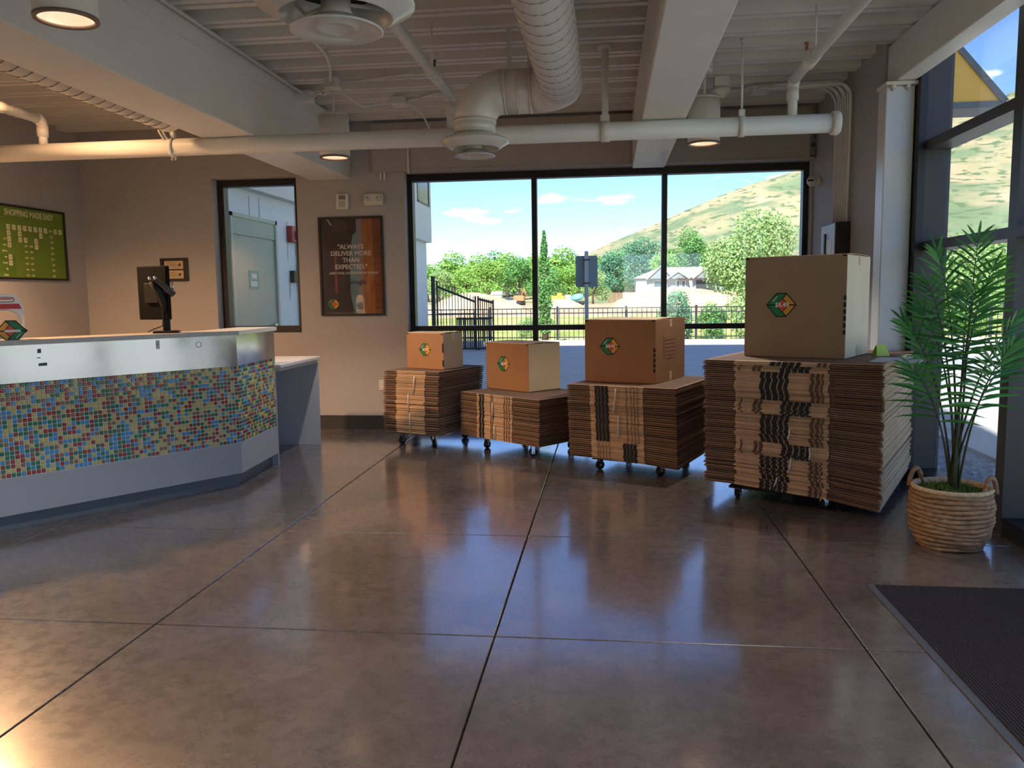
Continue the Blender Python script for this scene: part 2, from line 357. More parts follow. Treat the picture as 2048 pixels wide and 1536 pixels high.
# ================================================================== RECEPTION COUNTER
A0 = Vector((-3.693, 4.43)); Bp = Vector((-2.752, 5.745)); Cp = Vector((-2.80, 6.545))
d1 = (Bp - A0).normalized(); As = A0 - d1 * 1.35
d2 = (Cp - Bp).normalized()
nrm1 = Vector((d1.y, -d1.x)); nrm2 = Vector((d2.y, -d2.x))
def offs(k):      # face polyline pushed outward by k
    a = As + nrm1 * k; c = Cp + nrm2 * k
    # meet of the two offset lines
    p, q = As + nrm1 * k, Cp + nrm2 * k
    det = d1.x * (-d2.y) - (-d2.x) * d1.y; rr = q - p
    t = (rr.x * (-d2.y) - (-d2.x) * rr.y) / det
    return [a, p + d1 * t, c]
ctr = thing('reception_counter', 'angled reception counter with a mosaic tile band and metal fascia', 'counter', (0, 0, 0))
def band(name, k0, k1, z0, z1, m):
    o = offs(k0); i = offs(k1)
    poly = [(p.x, p.y) for p in o] + [(p.x, p.y) for p in reversed(i)]
    return MB().prism(poly, z0, z1).build(name, m, ctr)
M_lam = mat('grey_laminate', srgb(168, 172, 178), 0.38, vary=.02, scale=2)
M_metal = mat('brushed_metal', srgb(190, 191, 190), 0.13, metal=0.92, vary=.04, scale=3, rvary=.05, bump=.02, bscale=20)
band('toe_kick', -.055, -.10, 0, .10, mat('toe_kick_rubber', srgb(104, 112, 118), 0.5))
band('lower_panel', 0, -.05, .10, .33, M_lam)
band('tile_backing', -.006, -.05, .33, .915, mat('white_grout', srgb(236, 233, 224), 0.8, vary=.05, scale=40))
band('metal_fascia', .004, -.05, .915, 1.147, M_metal)
band('counter_top', .03, -.30, 1.147, 1.178, mat('pale_solid_surface', srgb(188, 184, 178), 0.3, vary=.05, scale=30))
band('inner_panel', -.10, -.14, 0.0, 1.147, M_lam)
band('inner_desk', -.14, -.85, .70, .74, M_lam)
# end panel that reaches the floor
ep = offs(0)[2]; 
MB().box(-.35, .002, -.012, .006, 0, 1.147, M=Matrix.Translation((ep.x, ep.y, 0))).build('end_panel', M_lam, ctr)
# mosaic
TCOL = [mat('glass_tile_red', srgb(160, 48, 32), 0.12, spec=.7), mat('glass_tile_green', srgb(36, 122, 84), 0.12, spec=.7), mat('glass_tile_blue', srgb(66, 152, 208), 0.12, spec=.7), mat('glass_tile_gold', srgb(204, 188, 108), 0.12, spec=.7), mat('glass_tile_brown', srgb(146, 108, 80), 0.12, spec=.7)]
TP = .0279; TH = .0230
def tile_geo():
    h = TH / 2; c = .0042
    vs = [(-h, 0, -h), (h, 0, -h), (h, 0, h), (-h, 0, h), (-h, -.0035, -h), (h, -.0035, -h), (h, -.0035, h), (-h, -.0035, h),
          (-h + c, -.006, -h + c), (h - c, -.006, -h + c), (h - c, -.006, h - c), (-h + c, -.006, h - c)]
    fs = [(0, 1, 5, 4), (1, 2, 6, 5), (2, 3, 7, 6), (3, 0, 4, 7), (4, 5, 9, 8), (5, 6, 10, 9), (6, 7, 11, 10), (7, 4, 8, 11), (8, 9, 10, 11)]
    return vs, fs
tv, tf = tile_geo()
tmesh = []
for k, m in enumerate(TCOL):
    me = bpy.data.meshes.new('tile'); me.from_pydata(tv, [], tf); me.materials.append(m); me.update(); tmesh.append(me)
tiles = []
fo = offs(-.006)
rt = random.Random(3)
for seg, (p0, p1) in enumerate(((fo[0], fo[1]), (fo[1], fo[2]))):
    dd = (p1 - p0); ln = dd.length; dd = dd / ln; n = int(ln / TP + .3)
    for i in range(n):
        s_ = (ln - n * TP) / 2 * 0 + (i + .5) * TP if seg else ln - (n - i - .5) * TP
        q = p0 + dd * s_
        if q.y < 4.2 and seg == 0: pass
        for r_ in range(21):
            z = .333 + TP * .5 + r_ * TP * .9935
            col = rt.choices(range(5), (20, 19, 18, 30, 13))[0]
            tiles.append((q.x, q.y, z, math.atan2(dd.y, dd.x), col, q.length if q.y > 4.33 else 99))
tiles.sort(key=lambda a: (a[5], -a[2]))
for (x, y, z, a, c, _) in tiles[:300]:
    link('tile', tmesh[c], ctr, (x, y, z), a)
mb = MB()
for (x, y, z, a, c, _) in tiles[300:]:
    M = Matrix.Translation((x, y, z)) @ Matrix.Rotation(a, 4, 'Z')
    mb.add(tv, tf, c, False, M)
tag(mb.build('mosaic_tiles', TCOL, ctr), 'small glass mosaic tiles in red, green, blue and gold', None, None, 'stuff')
# marks on the fascia
def on_face(s_, z, k=.0055):
    p = As + d1 * (1.35 + s_) + nrm1 * k; return Vector((p.x, p.y, z))
def facemat(s_, z, k=.0055): return frame_mat(on_face(s_, z, k), (d1.x, d1.y, 0), (nrm1.x, nrm1.y, 0))
smudge = mat('adhesive_residue', srgb(96, 96, 92), 0.7, vary=.2, scale=60)
def decal(mbx, name, m, parent, M):
    o = mbx.build(name, m, parent); o.matrix_local = M; return o
for s_, z, w_, h_ in ((.30, 1.02, .05, .02), (.285, 1.105, .022, .028), (.28, 1.062, .02, .006)):
    decal(MB().add([(-w_ / 2, -h_ / 2, 0), (w_ / 2, -h_ * .45, 0), (w_ * .48, h_ / 2, 0), (-w_ * .45, h_ * .4, 0)], [(0, 1, 2, 3)]), 'residue_mark', smudge, ctr, facemat(s_, z, .005))
hk = decal(MB().cbox(-.012, .012, -.03, .03, 0, .004, .0015).lathe([(.006, .004), (.006, .016)], 10), 'hook_plate', M_white, ctr, facemat(1.03, 1.105, .004))
decal(MB().tube([(.02 * math.cos(R(30 * i)), .02 * math.sin(R(30 * i)), .0005) for i in range(13)], .0016, 5), 'ring_smudge', smudge, ctr, facemat(1.325, 1.09, .0045))

# accessible low desk at the end of the counter
dk = thing('low_desk', 'low grey wing desk joined to the end of the counter', 'desk', (-2.76, 7.0, 0))
MB().cbox(-.62, .02, -.46, .48, .825, .862, .008).build('desk_top', mat('desk_top_laminate', srgb(205, 200, 196), 0.35), dk)
MB().box(-.60, .0, -.455, .45, .80, .825).build('apron', M_lam, dk)
MB().cbox(-.62, .0, .45, .475, 0, .80, .002).build('end_panel', mat('desk_panel', srgb(176, 178, 184), 0.45), dk)
MB().box(-.62, -.60, -.455, .45, 0, .80).build('back_panel', M_lam, dk)

# ================================================================== CARDBOARD STACKS
def logo_mesh():
    mb = MB()
    O = [(-1, 0), (-.33, -.78), (.33, -.78), (1, 0), (.33, .78), (-.33, .78)]
    D = [(-.36, 0), (.06, -.5), (.48, 0), (.07, .46)]
    def poly(pts, z, mi, sc=1.0):
        cx = sum(p[0] for p in pts) / len(pts); cy = sum(p[1] for p in pts) / len(pts)
        mb.add([(cx + (x - cx) * sc, cy + (y - cy) * sc, z) for x, y in pts], [tuple(range(len(pts)))], mi)
    poly(O, .0004, 0, 1.05)
    S = .9
    poly([(-1, 0), (-.36, 0), (.07, .46), (.33, .78), (-.33, .78)], .0008, 1, S)
    poly([(-1, 0), (-.33, -.78), (.33, -.78), (.06, -.5), (-.36, 0)], .0008, 1, S)
    poly([(.33, .78), (.07, .46), (.48, 0), (1, 0)], .0008, 2, S - .05)
    poly([(1, 0), (.48, 0), (.06, -.5), (.33, -.78)], .0008, 2, S - .05)
    poly(D, .0008, 3, S)
    mb.add([(-.62, .25, .0012), (-.58, .22, .0012), (-.27, .56, .0012), (-.31, .59, .0012)], [(0, 1, 2, 3)], 4)
    return mb
LM = [M_print, M_green, M_yellow, M_orange, M_wht]
def logo(parent, M, half, price):
    mb = logo_mesh(); mb.v = [(x * half, y * half, z) for x, y, z in mb.v]
    o = mb.build('logo', LM, parent); o.matrix_local = M
    if price:
        t = text('price', price, half * .42, M_wht, o, Matrix.Translation((half * .05, 0, .0016)))
    return o
def carton(label, fl_, ang, w_, d_, h_, z0, price, lx, lz, lhalf, dots=None, print_side=False, side_tape=True, side=None, body=None):
    t = thing('moving_box', label, 'box', (fl_[0], fl_[1], z0), ang, 'assembled display boxes on the stacks')
    MB().cbox(0, w_, 0, d_, .0, h_ - .006, .0025).build('carton_body', body or M_card, t)
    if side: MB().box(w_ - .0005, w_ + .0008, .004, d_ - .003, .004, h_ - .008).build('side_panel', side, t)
    for k, (y0, y1) in enumerate(((.002, d_ / 2 - .002), (d_ / 2 + .002, d_ - .002))):
        f = MB(); n = 4; vs = []; fs = []
        for i in range(n + 1):
            y = y0 + (y1 - y0) * i / n; u = i / n if k == 0 else 1 - i / n
            z = h_ - .006 + .006 * math.sin(u * math.pi * .6)
            vs += [(.002, y, z), (w_ - .002, y, z), (.002, y, z + .004), (w_ - .002, y, z + .004)]
        for i in range(n):
            a = 4 * i; b = a + 4
            fs += [(a + 2, a + 3, b + 3, b + 2), (a, b, b + 1, a + 1), (a, a + 2, b + 2, b), (a + 1, b + 1, b + 3, a + 3)]
        fs += [(0, 1, 3, 2), (4 * n, 4 * n + 2, 4 * n + 3, 4 * n + 1)]
        f.add(vs, fs).build('top_flap', M_cardpale, t)
    if side_tape:
        for z_0, z_1 in ((h_ - .07, h_ - .004), (.004, .075)):
            MB().box(w_ - .001, w_ + .0012, d_ / 2 - .025, d_ / 2 + .025, z_0, z_1).build('tape_strip', M_tape, t)
    MB().box(-.0012, w_ + .0012, d_ / 2 - .025, d_ / 2 + .025, h_ + .002, h_ + .0036).build('tape_strip', M_tape, t)
    logo(t, frame_mat((lx, -.0006, lz), (1, 0, 0), (0, -1, 0)), lhalf, price)
    if dots:
        for z in dots: MB().box(w_ - .016, w_ + .001, -.0012, .003, z, z + dots_h).build('edge_print', M_print, t)
    if print_side:
        g = MB()
        for i in range(7): g.box(w_ + .0002, w_ + .0012, d_ * (.28 + .005 * 0), d_ * .30, h_ * (.38 + .05 * i), h_ * (.41 + .05 * i))
        for i in range(6): g.box(w_ + .0002, w_ + .0012, d_ * .34, d_ * .62, h_ * (.36 + .06 * i), h_ * (.363 + .06 * i))
        g.box(w_ + .0002, w_ + .0012, d_ * .24, d_ * .244, h_ * .34, h_ * .74).box(w_ + .0002, w_ + .0012, d_ * .66, d_ * .664, h_ * .34, h_ * .74)
        g.build('printed_table', M_faint, t)
    for cx in (.003, w_ - .028):
        MB().box(cx, cx + .024, -.001, .002, h_ - .018, h_ - .007).build('corner_mark', M_print, t)
    return t
ONES = 'first second third fourth fifth sixth seventh eighth ninth tenth eleventh twelfth thirteenth fourteenth fifteenth sixteenth seventeenth eighteenth nineteenth'.split()
def ordinal(n):
    if n < 20: return ONES[n - 1]
    t_, u_ = divmod(n, 10); tens = {2: 'twent', 3: 'thirt', 4: 'fort', 5: 'fift', 6: 'sixt'}[t_]
    return tens + 'ieth' if u_ == 0 else tens + 'y-' + ONES[u_ - 1]
def droop(xr, yr): return max(0.0, (xr - .40) / .60) ** 1.3 * (1 - .55 * yr)
def flat_mesh(w_, d_, th, a, b, prints, pale, D=0.0):
    mb = MB(); x0, x1 = w_ * a, w_ * b
    mb.box(x0, x1, 0, d_, th * .05, th * .42, 0).box(x0, x1, 0.003, d_, th * .57, th * .93, 0)
    for u0, u1 in ((0, x0 - .004), (x1 + .004, w_)):
        mb.box(u0, u1, .004, d_, th * .02, th * .34, 1).box(u0 + .003, u1 - .002, .008, d_, th * .66, th * .94, 5)
        mb.box(u0 + .03, u1 - .03, .05, d_ - .03, th * .34, th * .62, 1)
    if pale: mb.box(w_ - .012, w_ + .0015, .006, d_, th * .02, th * .40, 3).box(w_ - .012, w_ - .001, .008, d_, th * .6, th * .96, 3)  # right edge strips paler: storefront light put into their colour
    mb.box(w_ * .03, w_ * a, d_ * .04, d_ * .97, th * .05, th * .95, 1).box(w_ * a, w_ * b, d_ * .04, d_ * .97, th * .05, th * .95, 1).box(w_ * b, w_ * .97, d_ * .04, d_ * .97, th * .05, th * .95, 1)
    for p0, p1, k in prints:
        mb.box(w_ * p0, w_ * p1, -.0011, .002, th * .0, th * 1.0, 2 if k else 4)
    if D: 
        m0, m1 = droop(a, 0), droop(b, 0)
        def dz(x, y):
            r_ = x / w_; k = (1 - .55 * max(0, y) / d_)
            if r_ <= a: q = 0
            elif r_ <= b: q = m1 * (r_ - a) / (b - a)
            else: q = m1 + (1 - m1) * (r_ - b) / (1 - b)
            return D * q * k
        mb.v = [(x, y, z - dz(x, y)) for x, y, z in mb.v]
    me = bpy.data.meshes.new('flat_box'); me.from_pydata(mb.v, [], mb.f)
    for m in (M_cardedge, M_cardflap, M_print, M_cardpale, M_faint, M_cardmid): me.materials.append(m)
    me.polygons.foreach_set('material_index', mb.mi); me.update(); return me
def caster(parent, x, y, hgt):
    c = bpy.data.objects.new('caster', None); COL.objects.link(c); c.parent = parent; c.location = (x, y, 0); c.rotation_euler[2] = random.uniform(-.6, .6)
    r = min(.036, hgt * .42)
    MB().tube([(-.012, 0, r), (.012, 0, r)], [r, r], 18).build('wheel', M_rubber, c)
    f = MB(); f.box(-.02, -.016, -.016, .016, r - .012, hgt - .006).box(.016, .02, -.016, .016, r - .012, hgt - .006).box(-.024, .024, -.024, .024, hgt - .008, hgt).cyl((-.024, 0, r), (.024, 0, r), .006, 8)
    f.build('fork', M_chrome, c)
def stack(place, dolly_lbl, fl_, ang, w_, d_, z0, z1, n, a, b, plan, D=0.0, lean=(0, 0), pale=False, group='', jit=.004, sub=(.16, .84, .12), straps=()):
    th = (z1 - z0) / n
    u = Vector((math.cos(ang), math.sin(ang))); v = Vector((-u.y, u.x))
    cache = {}; rr = random.Random(int(fl_[0] * 1000))
    for i in range(n):
        key = None
        for (i0, i1, pr) in plan:
            if i0 <= i < i1: key = pr
        f = i / max(1, n - 1); Di = D * (1 - f) ** 1.4
        kk = (tuple(key) if key else (), round(Di, 4))
        if kk not in cache: cache[kk] = flat_mesh(w_, d_, th, a, b, key or (), pale, Di)
        off = u * (lean[0] * (1 - f) + rr.uniform(-jit, jit)) + v * (lean[1] * (1 - f) + rr.uniform(-jit, jit))
        o = link('flattened_box', cache[kk], None, (fl_[0] + off.x, fl_[1] + off.y, z0 + th * i))
        o.rotation_euler = (rr.uniform(-.0012, .0012), rr.uniform(-.0016, .0016), ang + rr.uniform(-.003, .003))
        k = n - i
        tag(o, ('topmost flattened box of ' if k == 1 else 'bottom flattened box of ' if i == 0 else '%s flattened box from the top in ' % ordinal(k)) + place, 'flattened box', group)
    dl = thing('dolly', dolly_lbl, 'dolly', (fl_[0], fl_[1], 0), ang, 'dollies under the box stacks')
    x0, x1, y0, y1 = w_ * sub[0] + lean[0], w_ * sub[1] + lean[0], d_ * sub[2], d_ * (1 - sub[2])
    top = z0 - .003 - D * droop(min(sub[1], b), 0) * (1 if D else 0); hz = top - .02
    MB().cbox(x0, x1, y0, y1, hz, top, .004).build('deck_board', mat('dark_board', (.02, .017, .015), .7), dl)
    for cx in (x0 + .05, x1 - .05):
        for cy in (y0 + .05, y1 - .05): caster(dl, cx, cy, hz)
    for q, (sx, i0, i1, k) in enumerate(straps):
        zz0, zz1 = z0 + th * i0, z0 + th * i1
        lx0 = lean[0] * (1 - i0 / n); lx1 = lean[0] * (1 - i1 / n); ly0 = lean[1] * (1 - i0 / n); ly1 = lean[1] * (1 - i1 / n)
        P0 = Vector((sx * w_ + lx0, -.009 + ly0, zz0)); P1 = Vector(((sx + k) * w_ + lx1, -.009 + ly1, zz1))
        P0.z -= D * .5 * (1 - i0 / n) ** 1.4 * droop(sx, 0); P1.z -= D * .5 * (1 - i1 / n) ** 1.4 * droop(sx, 0)
        sm = MB().tube([P0, (P0 + P1) / 2 + Vector((.004, -.003, 0)), P1], .0045, 6)
        s = sm.build('strap', M_strap, None, (fl_[0], fl_[1], 0), ang); tag(s, '%s white strap from the floor on ' % ordinal(q + 1) + place, 'strap', 'straps of ' + group)
BAND2 = ((.26, .29, 1), (.30, .325, 1), (.41, .418, 0), (.43, .438, 0), (.58, .59, 0), (.61, .62, 0), (.64, .65, 0))
BAND3 = ((.27, .292, 1), (.298, .325, 1), (.331, .36, 1), (.366, .395, 1), (.56, .565, 0), (.6, .604, 0), (.63, .634, 0), (.66, .664, 0))
BAND3b = ((.28, .284, 0), (.30, .304, 0), (.33, .334, 0), (.36, .364, 0), (.39, .394, 0), (.52, .546, 1), (.552, .578, 1), (.584, .61, 1), (.616, .645, 1))
B4a = ((.34, .365, 1), (.372, .4, 1), (.408, .438, 1), (.446, .47, 1), (.478, .5, 1), (.62, .64, 0), (.65, .67, 0), (.68, .69, 0), (.74, .748, 0))
B4b = ((.46, .485, 1), (.492, .52, 1), (.528, .555, 1), (.562, .59, 1), (.596, .62, 1), (.22, .23, 0), (.30, .32, 0), (.33, .35, 0))
B4c = ((.40, .43, 1), (.436, .46, 1), (.468, .5, 1), (.506, .535, 1), (.545, .57, 1), (.66, .68, 0), (.69, .71, 0))
dots_h = .03
stack('the stack nearest the framed poster', 'small dolly under the stack nearest the framed poster', (-2.120, 7.470), R(-22), .63, .80, .135, .725, 27, .24, .76, (), lean=(-.02, .0), group='flattened boxes of the leftmost stack', jit=.007, sub=(.12, .88, .10), straps=((.50, 0, 9, .0), (.47, 9, 17, .0), (.56, 17, 25, .02)))
stack('the lowest of the four stacks', 'dolly under the lowest of the four box stacks', (-1.365, 7.385), R(-39), 1.02, .80, .125, .53, 24, .23, .68, ((0, 24, BAND2),), lean=(-.01, .0), group='flattened boxes of the low stack', sub=(.16, .84, .12), straps=((.47, 0, 8, -.01), (.44, 10, 20, .0)))
stack('the stack left of the tallest one', 'dolly under the stack left of the tallest one', (-.322, 6.400), R(-23.5), .90, 1.0, .125, .705, 36, .22, .71, ((0, 9, BAND3b), (9, 36, BAND3)), D=.035, lean=(.01, .02), group='flattened boxes of the third stack', sub=(.16, .84, .14), straps=((.475, 11, 22, .01), (.44, 23, 35, .03)))
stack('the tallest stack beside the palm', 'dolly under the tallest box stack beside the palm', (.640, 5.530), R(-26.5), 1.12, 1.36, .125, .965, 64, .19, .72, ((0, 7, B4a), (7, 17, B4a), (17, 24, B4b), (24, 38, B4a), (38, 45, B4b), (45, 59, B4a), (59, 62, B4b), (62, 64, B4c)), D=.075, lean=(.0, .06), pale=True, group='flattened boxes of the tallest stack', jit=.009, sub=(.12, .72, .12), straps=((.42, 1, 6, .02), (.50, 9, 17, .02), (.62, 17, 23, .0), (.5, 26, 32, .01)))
ZB = .0015
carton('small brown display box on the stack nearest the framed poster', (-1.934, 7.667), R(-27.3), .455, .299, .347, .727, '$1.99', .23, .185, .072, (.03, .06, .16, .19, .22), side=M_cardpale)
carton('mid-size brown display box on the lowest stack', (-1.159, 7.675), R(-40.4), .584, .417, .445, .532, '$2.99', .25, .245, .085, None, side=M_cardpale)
carton('large brown display box with a printed side panel', (-.181, 6.616), R(-24.0), .605, .699, .506, .707, '$4.49', .22, .29, .085, (.09, .13, .17, .21, .25), True)
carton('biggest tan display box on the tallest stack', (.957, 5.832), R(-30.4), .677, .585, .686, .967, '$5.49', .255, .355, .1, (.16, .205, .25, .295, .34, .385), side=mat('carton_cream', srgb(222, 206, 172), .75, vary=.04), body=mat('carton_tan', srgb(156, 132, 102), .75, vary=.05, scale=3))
# folded lime note on the tallest stack
ln_ = thing('paper_tent', 'small folded lime green paper on top of the tallest stack', 'paper', (1.845, 5.74, .969), R(20))
mm = mat('lime_paper', srgb(196, 222, 92), .6)
MB().add([(-.05, -.03, 0), (.05, -.03, 0), (.035, 0, .075), (-.035, 0, .075), (-.05, -.032, 0), (.05, -.032, 0), (.035, -.002, .077), (-.035, -.002, .077)], [(0, 3, 2, 1), (4, 5, 6, 7), (0, 1, 5, 4), (2, 3, 7, 6), (1, 2, 6, 5), (3, 0, 4, 7)]).build('front_fold', mm, ln_)
MB().add([(-.05, .03, 0), (.05, .03, 0), (.035, 0, .075), (-.035, 0, .075), (-.05, .032, 0), (.05, .032, 0), (.035, .002, .077), (-.035, .002, .077)], [(0, 1, 2, 3), (7, 6, 5, 4), (4, 5, 1, 0), (6, 7, 3, 2), (5, 6, 2, 1), (7, 4, 0, 3)]).build('back_fold', mm, ln_)
sh = MB().box(0, .28, 0, .42, 0, .002).build('pale_sheet', mat('sheet_pale', srgb(206, 206, 214), .6), None, (1.62, 5.25, .9672), R(-26)); tag(sh, 'thin pale rectangle on the tallest stack beside the box', 'paper')  # thin pale rectangle laid on the topmost flat

# ================================================================== PALM
def palm():
    t = thing('potted_palm', 'leafy palm in a round woven basket by the storefront', 'plant', (1.885, 4.62, 0))
    straw = mat('woven_straw', srgb(158, 124, 90), .8, vary=.4, scale=26, bump=.5, bscale=110, stretch=(1, 1, 2.5))
    bk = MB(); nz_ = 13; prof = [(.165, .02), (.19, .06), (.207, .12), (.213, .18), (.212, .24), (.205, .29), (.20, .315)]
    def rad(z):
        for (r0, z0), (r1, z1) in zip(prof, prof[1:]):
            if z0 <= z <= z1: return r0 + (r1 - r0) * (z - z0) / (z1 - z0)
        return prof[0][0] if z < .02 else prof[-1][0]
    rr = random.Random(5)
    b = bpy.data.objects.new('basket', None); COL.objects.link(b); b.parent = t
    for k in range(nz_):
        z = .014 + k * .0240; c = MB(); pts = []
        for i in range(41):
            a = 2 * math.pi * i / 40; r_ = rad(z) - .008 + .0035 * math.sin(5 * a + k * 1.7)
            pts.append((r_ * math.cos(a), r_ * math.sin(a), z + .0035 * math.sin(3 * a + k * .6)))
        c.tube(pts, .0132, 8); c.build('coil', straw, b)
    MB().lathe([(.19, .31), (.202, .318), (.208, .328), (.202, .338), (.19, .340), (.182, .33), (.18, .31)], 40, close=False).build('rim', mat('woven_rim', srgb(206, 180, 140), .8, vary=.3, scale=60, bump=.4, bscale=160), b)
    for a in (R(200), R(-5) + 0):
        pts = []
        base = Vector((.196 * math.cos(a), .196 * math.sin(a), .31)); td = Vector((-math.sin(a), math.cos(a), 0)); od = Vector((math.cos(a), math.sin(a), 0))
        if a > 1: base = Vector((.19 * math.cos(R(140)), .19 * math.sin(R(140)), .31)); td = Vector((.75, .6, 0)).normalized(); od = Vector((0, 0, 0))
        else: base = Vector((.19 * math.cos(R(-38)), .19 * math.sin(R(-38)), .31)); td = Vector((.75, .6, 0)).normalized(); od = Vector((0, 0, 0))
        for i in range(13):
            s_ = -1 + i / 6; pts.append(base + td * .062 * s_ + Vector((0, 0, .095 * (1 - s_ ** 2) ** .6)) + od * .02)
        MB().tube(pts, .013, 8).build('handle', straw, b)
    MB().lathe([(.001, .29), (.19, .29)], 30, close=False).build('soil', mat('soil', (.03, .022, .015), .9), b)
    ms = MB(); rm = random.Random(2)
    for i in range(900):
        a = rm.uniform(0, 6.283); r_ = .185 * math.sqrt(rm.random()); z = .295 + .035 * (1 - (r_ / .19) ** 2) * rm.random()
        p = Vector((r_ * math.cos(a), r_ * math.sin(a), z)); q = Vector((rm.uniform(-1, 1), rm.uniform(-1, 1), rm.uniform(-.1, .9))).normalized() * .03; s_ = q.cross(Vector((0, 0, 1)))
        s_ = s_.normalized() * .003 if s_.length > 1e-4 else Vector((.003, 0, 0))
        ms.add([p - s_, p + s_, p + q * .6 + s_ * .7 + Vector((0, 0, .004)), p + q, p + q * .6 - s_ * .7 + Vector((0, 0, .004))], [(0, 1, 2, 3, 4)])
    tag(ms.build('moss', mat('moss', srgb(112, 138, 62), .85, vary=.3, scale=30), b), 'green moss around the stems', None, None, 'stuff')
    green = [mat('palm_leaf', srgb(84, 158, 66), .45, vary=.2, scale=12), mat('palm_leaf_dark', srgb(58, 128, 56), .45, vary=.2, scale=12)]
    for g_ in green:      # thin leaves let some daylight through
        t_ = g_.node_tree; b_ = t_.nodes['Principled BSDF']; o_ = t_.nodes['Material Output']; tl = t_.nodes.new('ShaderNodeBsdfTranslucent'); ms_ = t_.nodes.new('ShaderNodeMixShader'); ms_.inputs[0].default_value = .35
        t_.links.new(b_.inputs['Base Color'].links[0].from_socket, tl.inputs[0]); t_.links.new(b_.outputs[0], ms_.inputs[1]); t_.links.new(tl.outputs[0], ms_.inputs[2]); t_.links.new(ms_.outputs[0], o_.inputs[0])
    stemm = mat('palm_stem', srgb(62, 66, 36), .55, vary=.25, scale=10)
    # tips in the local frame: x right, y away, z up; last value the share of bare stem
    F = [((.10, .05, 1.69), .50), ((-.10, .08, 1.62), .50), ((-.19, -.04, 1.46), .48), ((-.26, .08, 1.24), .46), ((-.27, -.10, 1.0), .46), ((.21, .10, 1.54), .48),
         ((.30, -.08, 1.30), .46), ((.36, .06, 1.10), .46), ((.0, -.18, 1.40), .48), ((.12, .20, 1.38), .5), ((-.13, .20, 1.32), .5), ((.20, -.16, 1.12), .46)]
    rl = random.Random(9)
    for k, (tip, bare) in enumerate(F):
        a = 6.283 * k / len(F); p0 = Vector((.02 * math.cos(a) + .01, .02 * math.sin(a), .29)); E = Vector(tip) + Vector((0, 0, .29 * 0))
        p1 = Vector((E.x * .22 + p0.x, E.y * .22 + p0.y, E.z * .80))
        pts = bez(p0, p1, E, 16); n = len(pts)
        st = MB().tube(pts, [.0075 - .0062 * i / (n - 1) for i in range(n)], 6).build('frond', stemm, t)
        nl = 25
        for j in range(nl):
            s_ = bare + (1 - bare) * (j / (nl - 1)) ** .9; s_ = min(s_, .999)
            f_ = s_ * (n - 1); i0 = int(f_); fr = f_ - i0; P = pts[i0].lerp(pts[min(i0 + 1, n - 1)], fr)
            T = (pts[min(i0 + 1, n - 1)] - pts[i0]).normalized()
            side = 1 if j % 2 else -1
            lat = T.cross(Vector((0, 0, 1)))
            if lat.length < .05: lat = Vector((1, 0, 0))
            lat = lat.normalized()
            # fans open mostly across the room
            lat = (lat * .5 + Vector((.8 if lat.x >= 0 else -.8, 0, 0)) * .7).normalized()
            q = (s_ - bare) / (1 - bare)
            ln2 = .285 * (1 - .42 * q) * (.75 + .25 * math.sin(math.pi * min(1, q * 1.1))) * rl.uniform(.85, 1.1)
            up = .22 + .75 * q
            D = (lat * side * (1.1 - .5 * q) + T * up + Vector((0, rl.uniform(-.25, .25), rl.uniform(-.05, .12)))).normalized()
            if j == nl - 1: D = T.copy()
            nrm_ = D.cross(lat.cross(D)).normalized() if False else Vector((0, -1, .35)).normalized()
            W = D.cross(nrm_).normalized(); wd = .0074
            L4 = []
            for u_, wv in ((0, .35), (.2, .95), (.5, 1.0), (.8, .6), (1.0, .04)):
                c = P + D * ln2 * u_ + Vector((0, 0, -.12 * ln2 * 2.2 * u_ * u_ * (1 - .4 * q)))
                L4 += [c - W * wd * wv, c + nrm_ * .0025 * wv, c + W * wd * wv]
            fs = []
            for r_ in range(4):
                b0 = 3 * r_
                fs += [(b0, b0 + 1, b0 + 4, b0 + 3), (b0 + 1, b0 + 2, b0 + 5, b0 + 4)]
            MB().add(L4, fs, 0, True).build('leaflet', green[rl.random() < .4], st)
palm()

# ================================================================== MAT
md = thing('door_mat', 'dark ribbed entrance mat with a grey rubber border', 'mat', (1.235, 3.92, 0))
def mat_surface():
    m = bpy.data.materials.new('ribbed_carpet'); m.use_nodes = True; t = m.node_tree; b = t.nodes['Principled BSDF']
    b.inputs['Roughness'].default_value = .95; b.inputs['Specular IOR Level'].default_value = .15
    co = t.nodes.new('ShaderNodeTexCoord'); n = t.nodes.new('ShaderNodeTexNoise'); n.inputs['Scale'].default_value = 260; t.links.new(co.outputs['Object'], n.inputs['Vector'])
    r = t.nodes.new('ShaderNodeValToRGB'); r.color_ramp.elements[0].color = (.016, .016, .019, 1); r.color_ramp.elements[1].color = (.065, .063, .073, 1); t.links.new(n.outputs['Fac'], r.inputs[0]); t.links.new(r.outputs[0], b.inputs['Base Color'])
    return m
MB().cbox(0, .93, -2.7, 0, 0.0005, .006, .002).build('rubber_border', mat('grey_rubber', srgb(82, 86, 96), .6), md)
rb = MB(); x = .036
rb.box(.034, .90, -2.66, -.012, .005, .009)
while x < .895:
    for seg in range(2):
        rb.box(x, x + .0075, -2.66, -.012, .009, .0125); break
    x += .0125
rc = rb.build('ribbed_pile', mat_surface(), md); tag(rc, None, None, None, 'stuff')

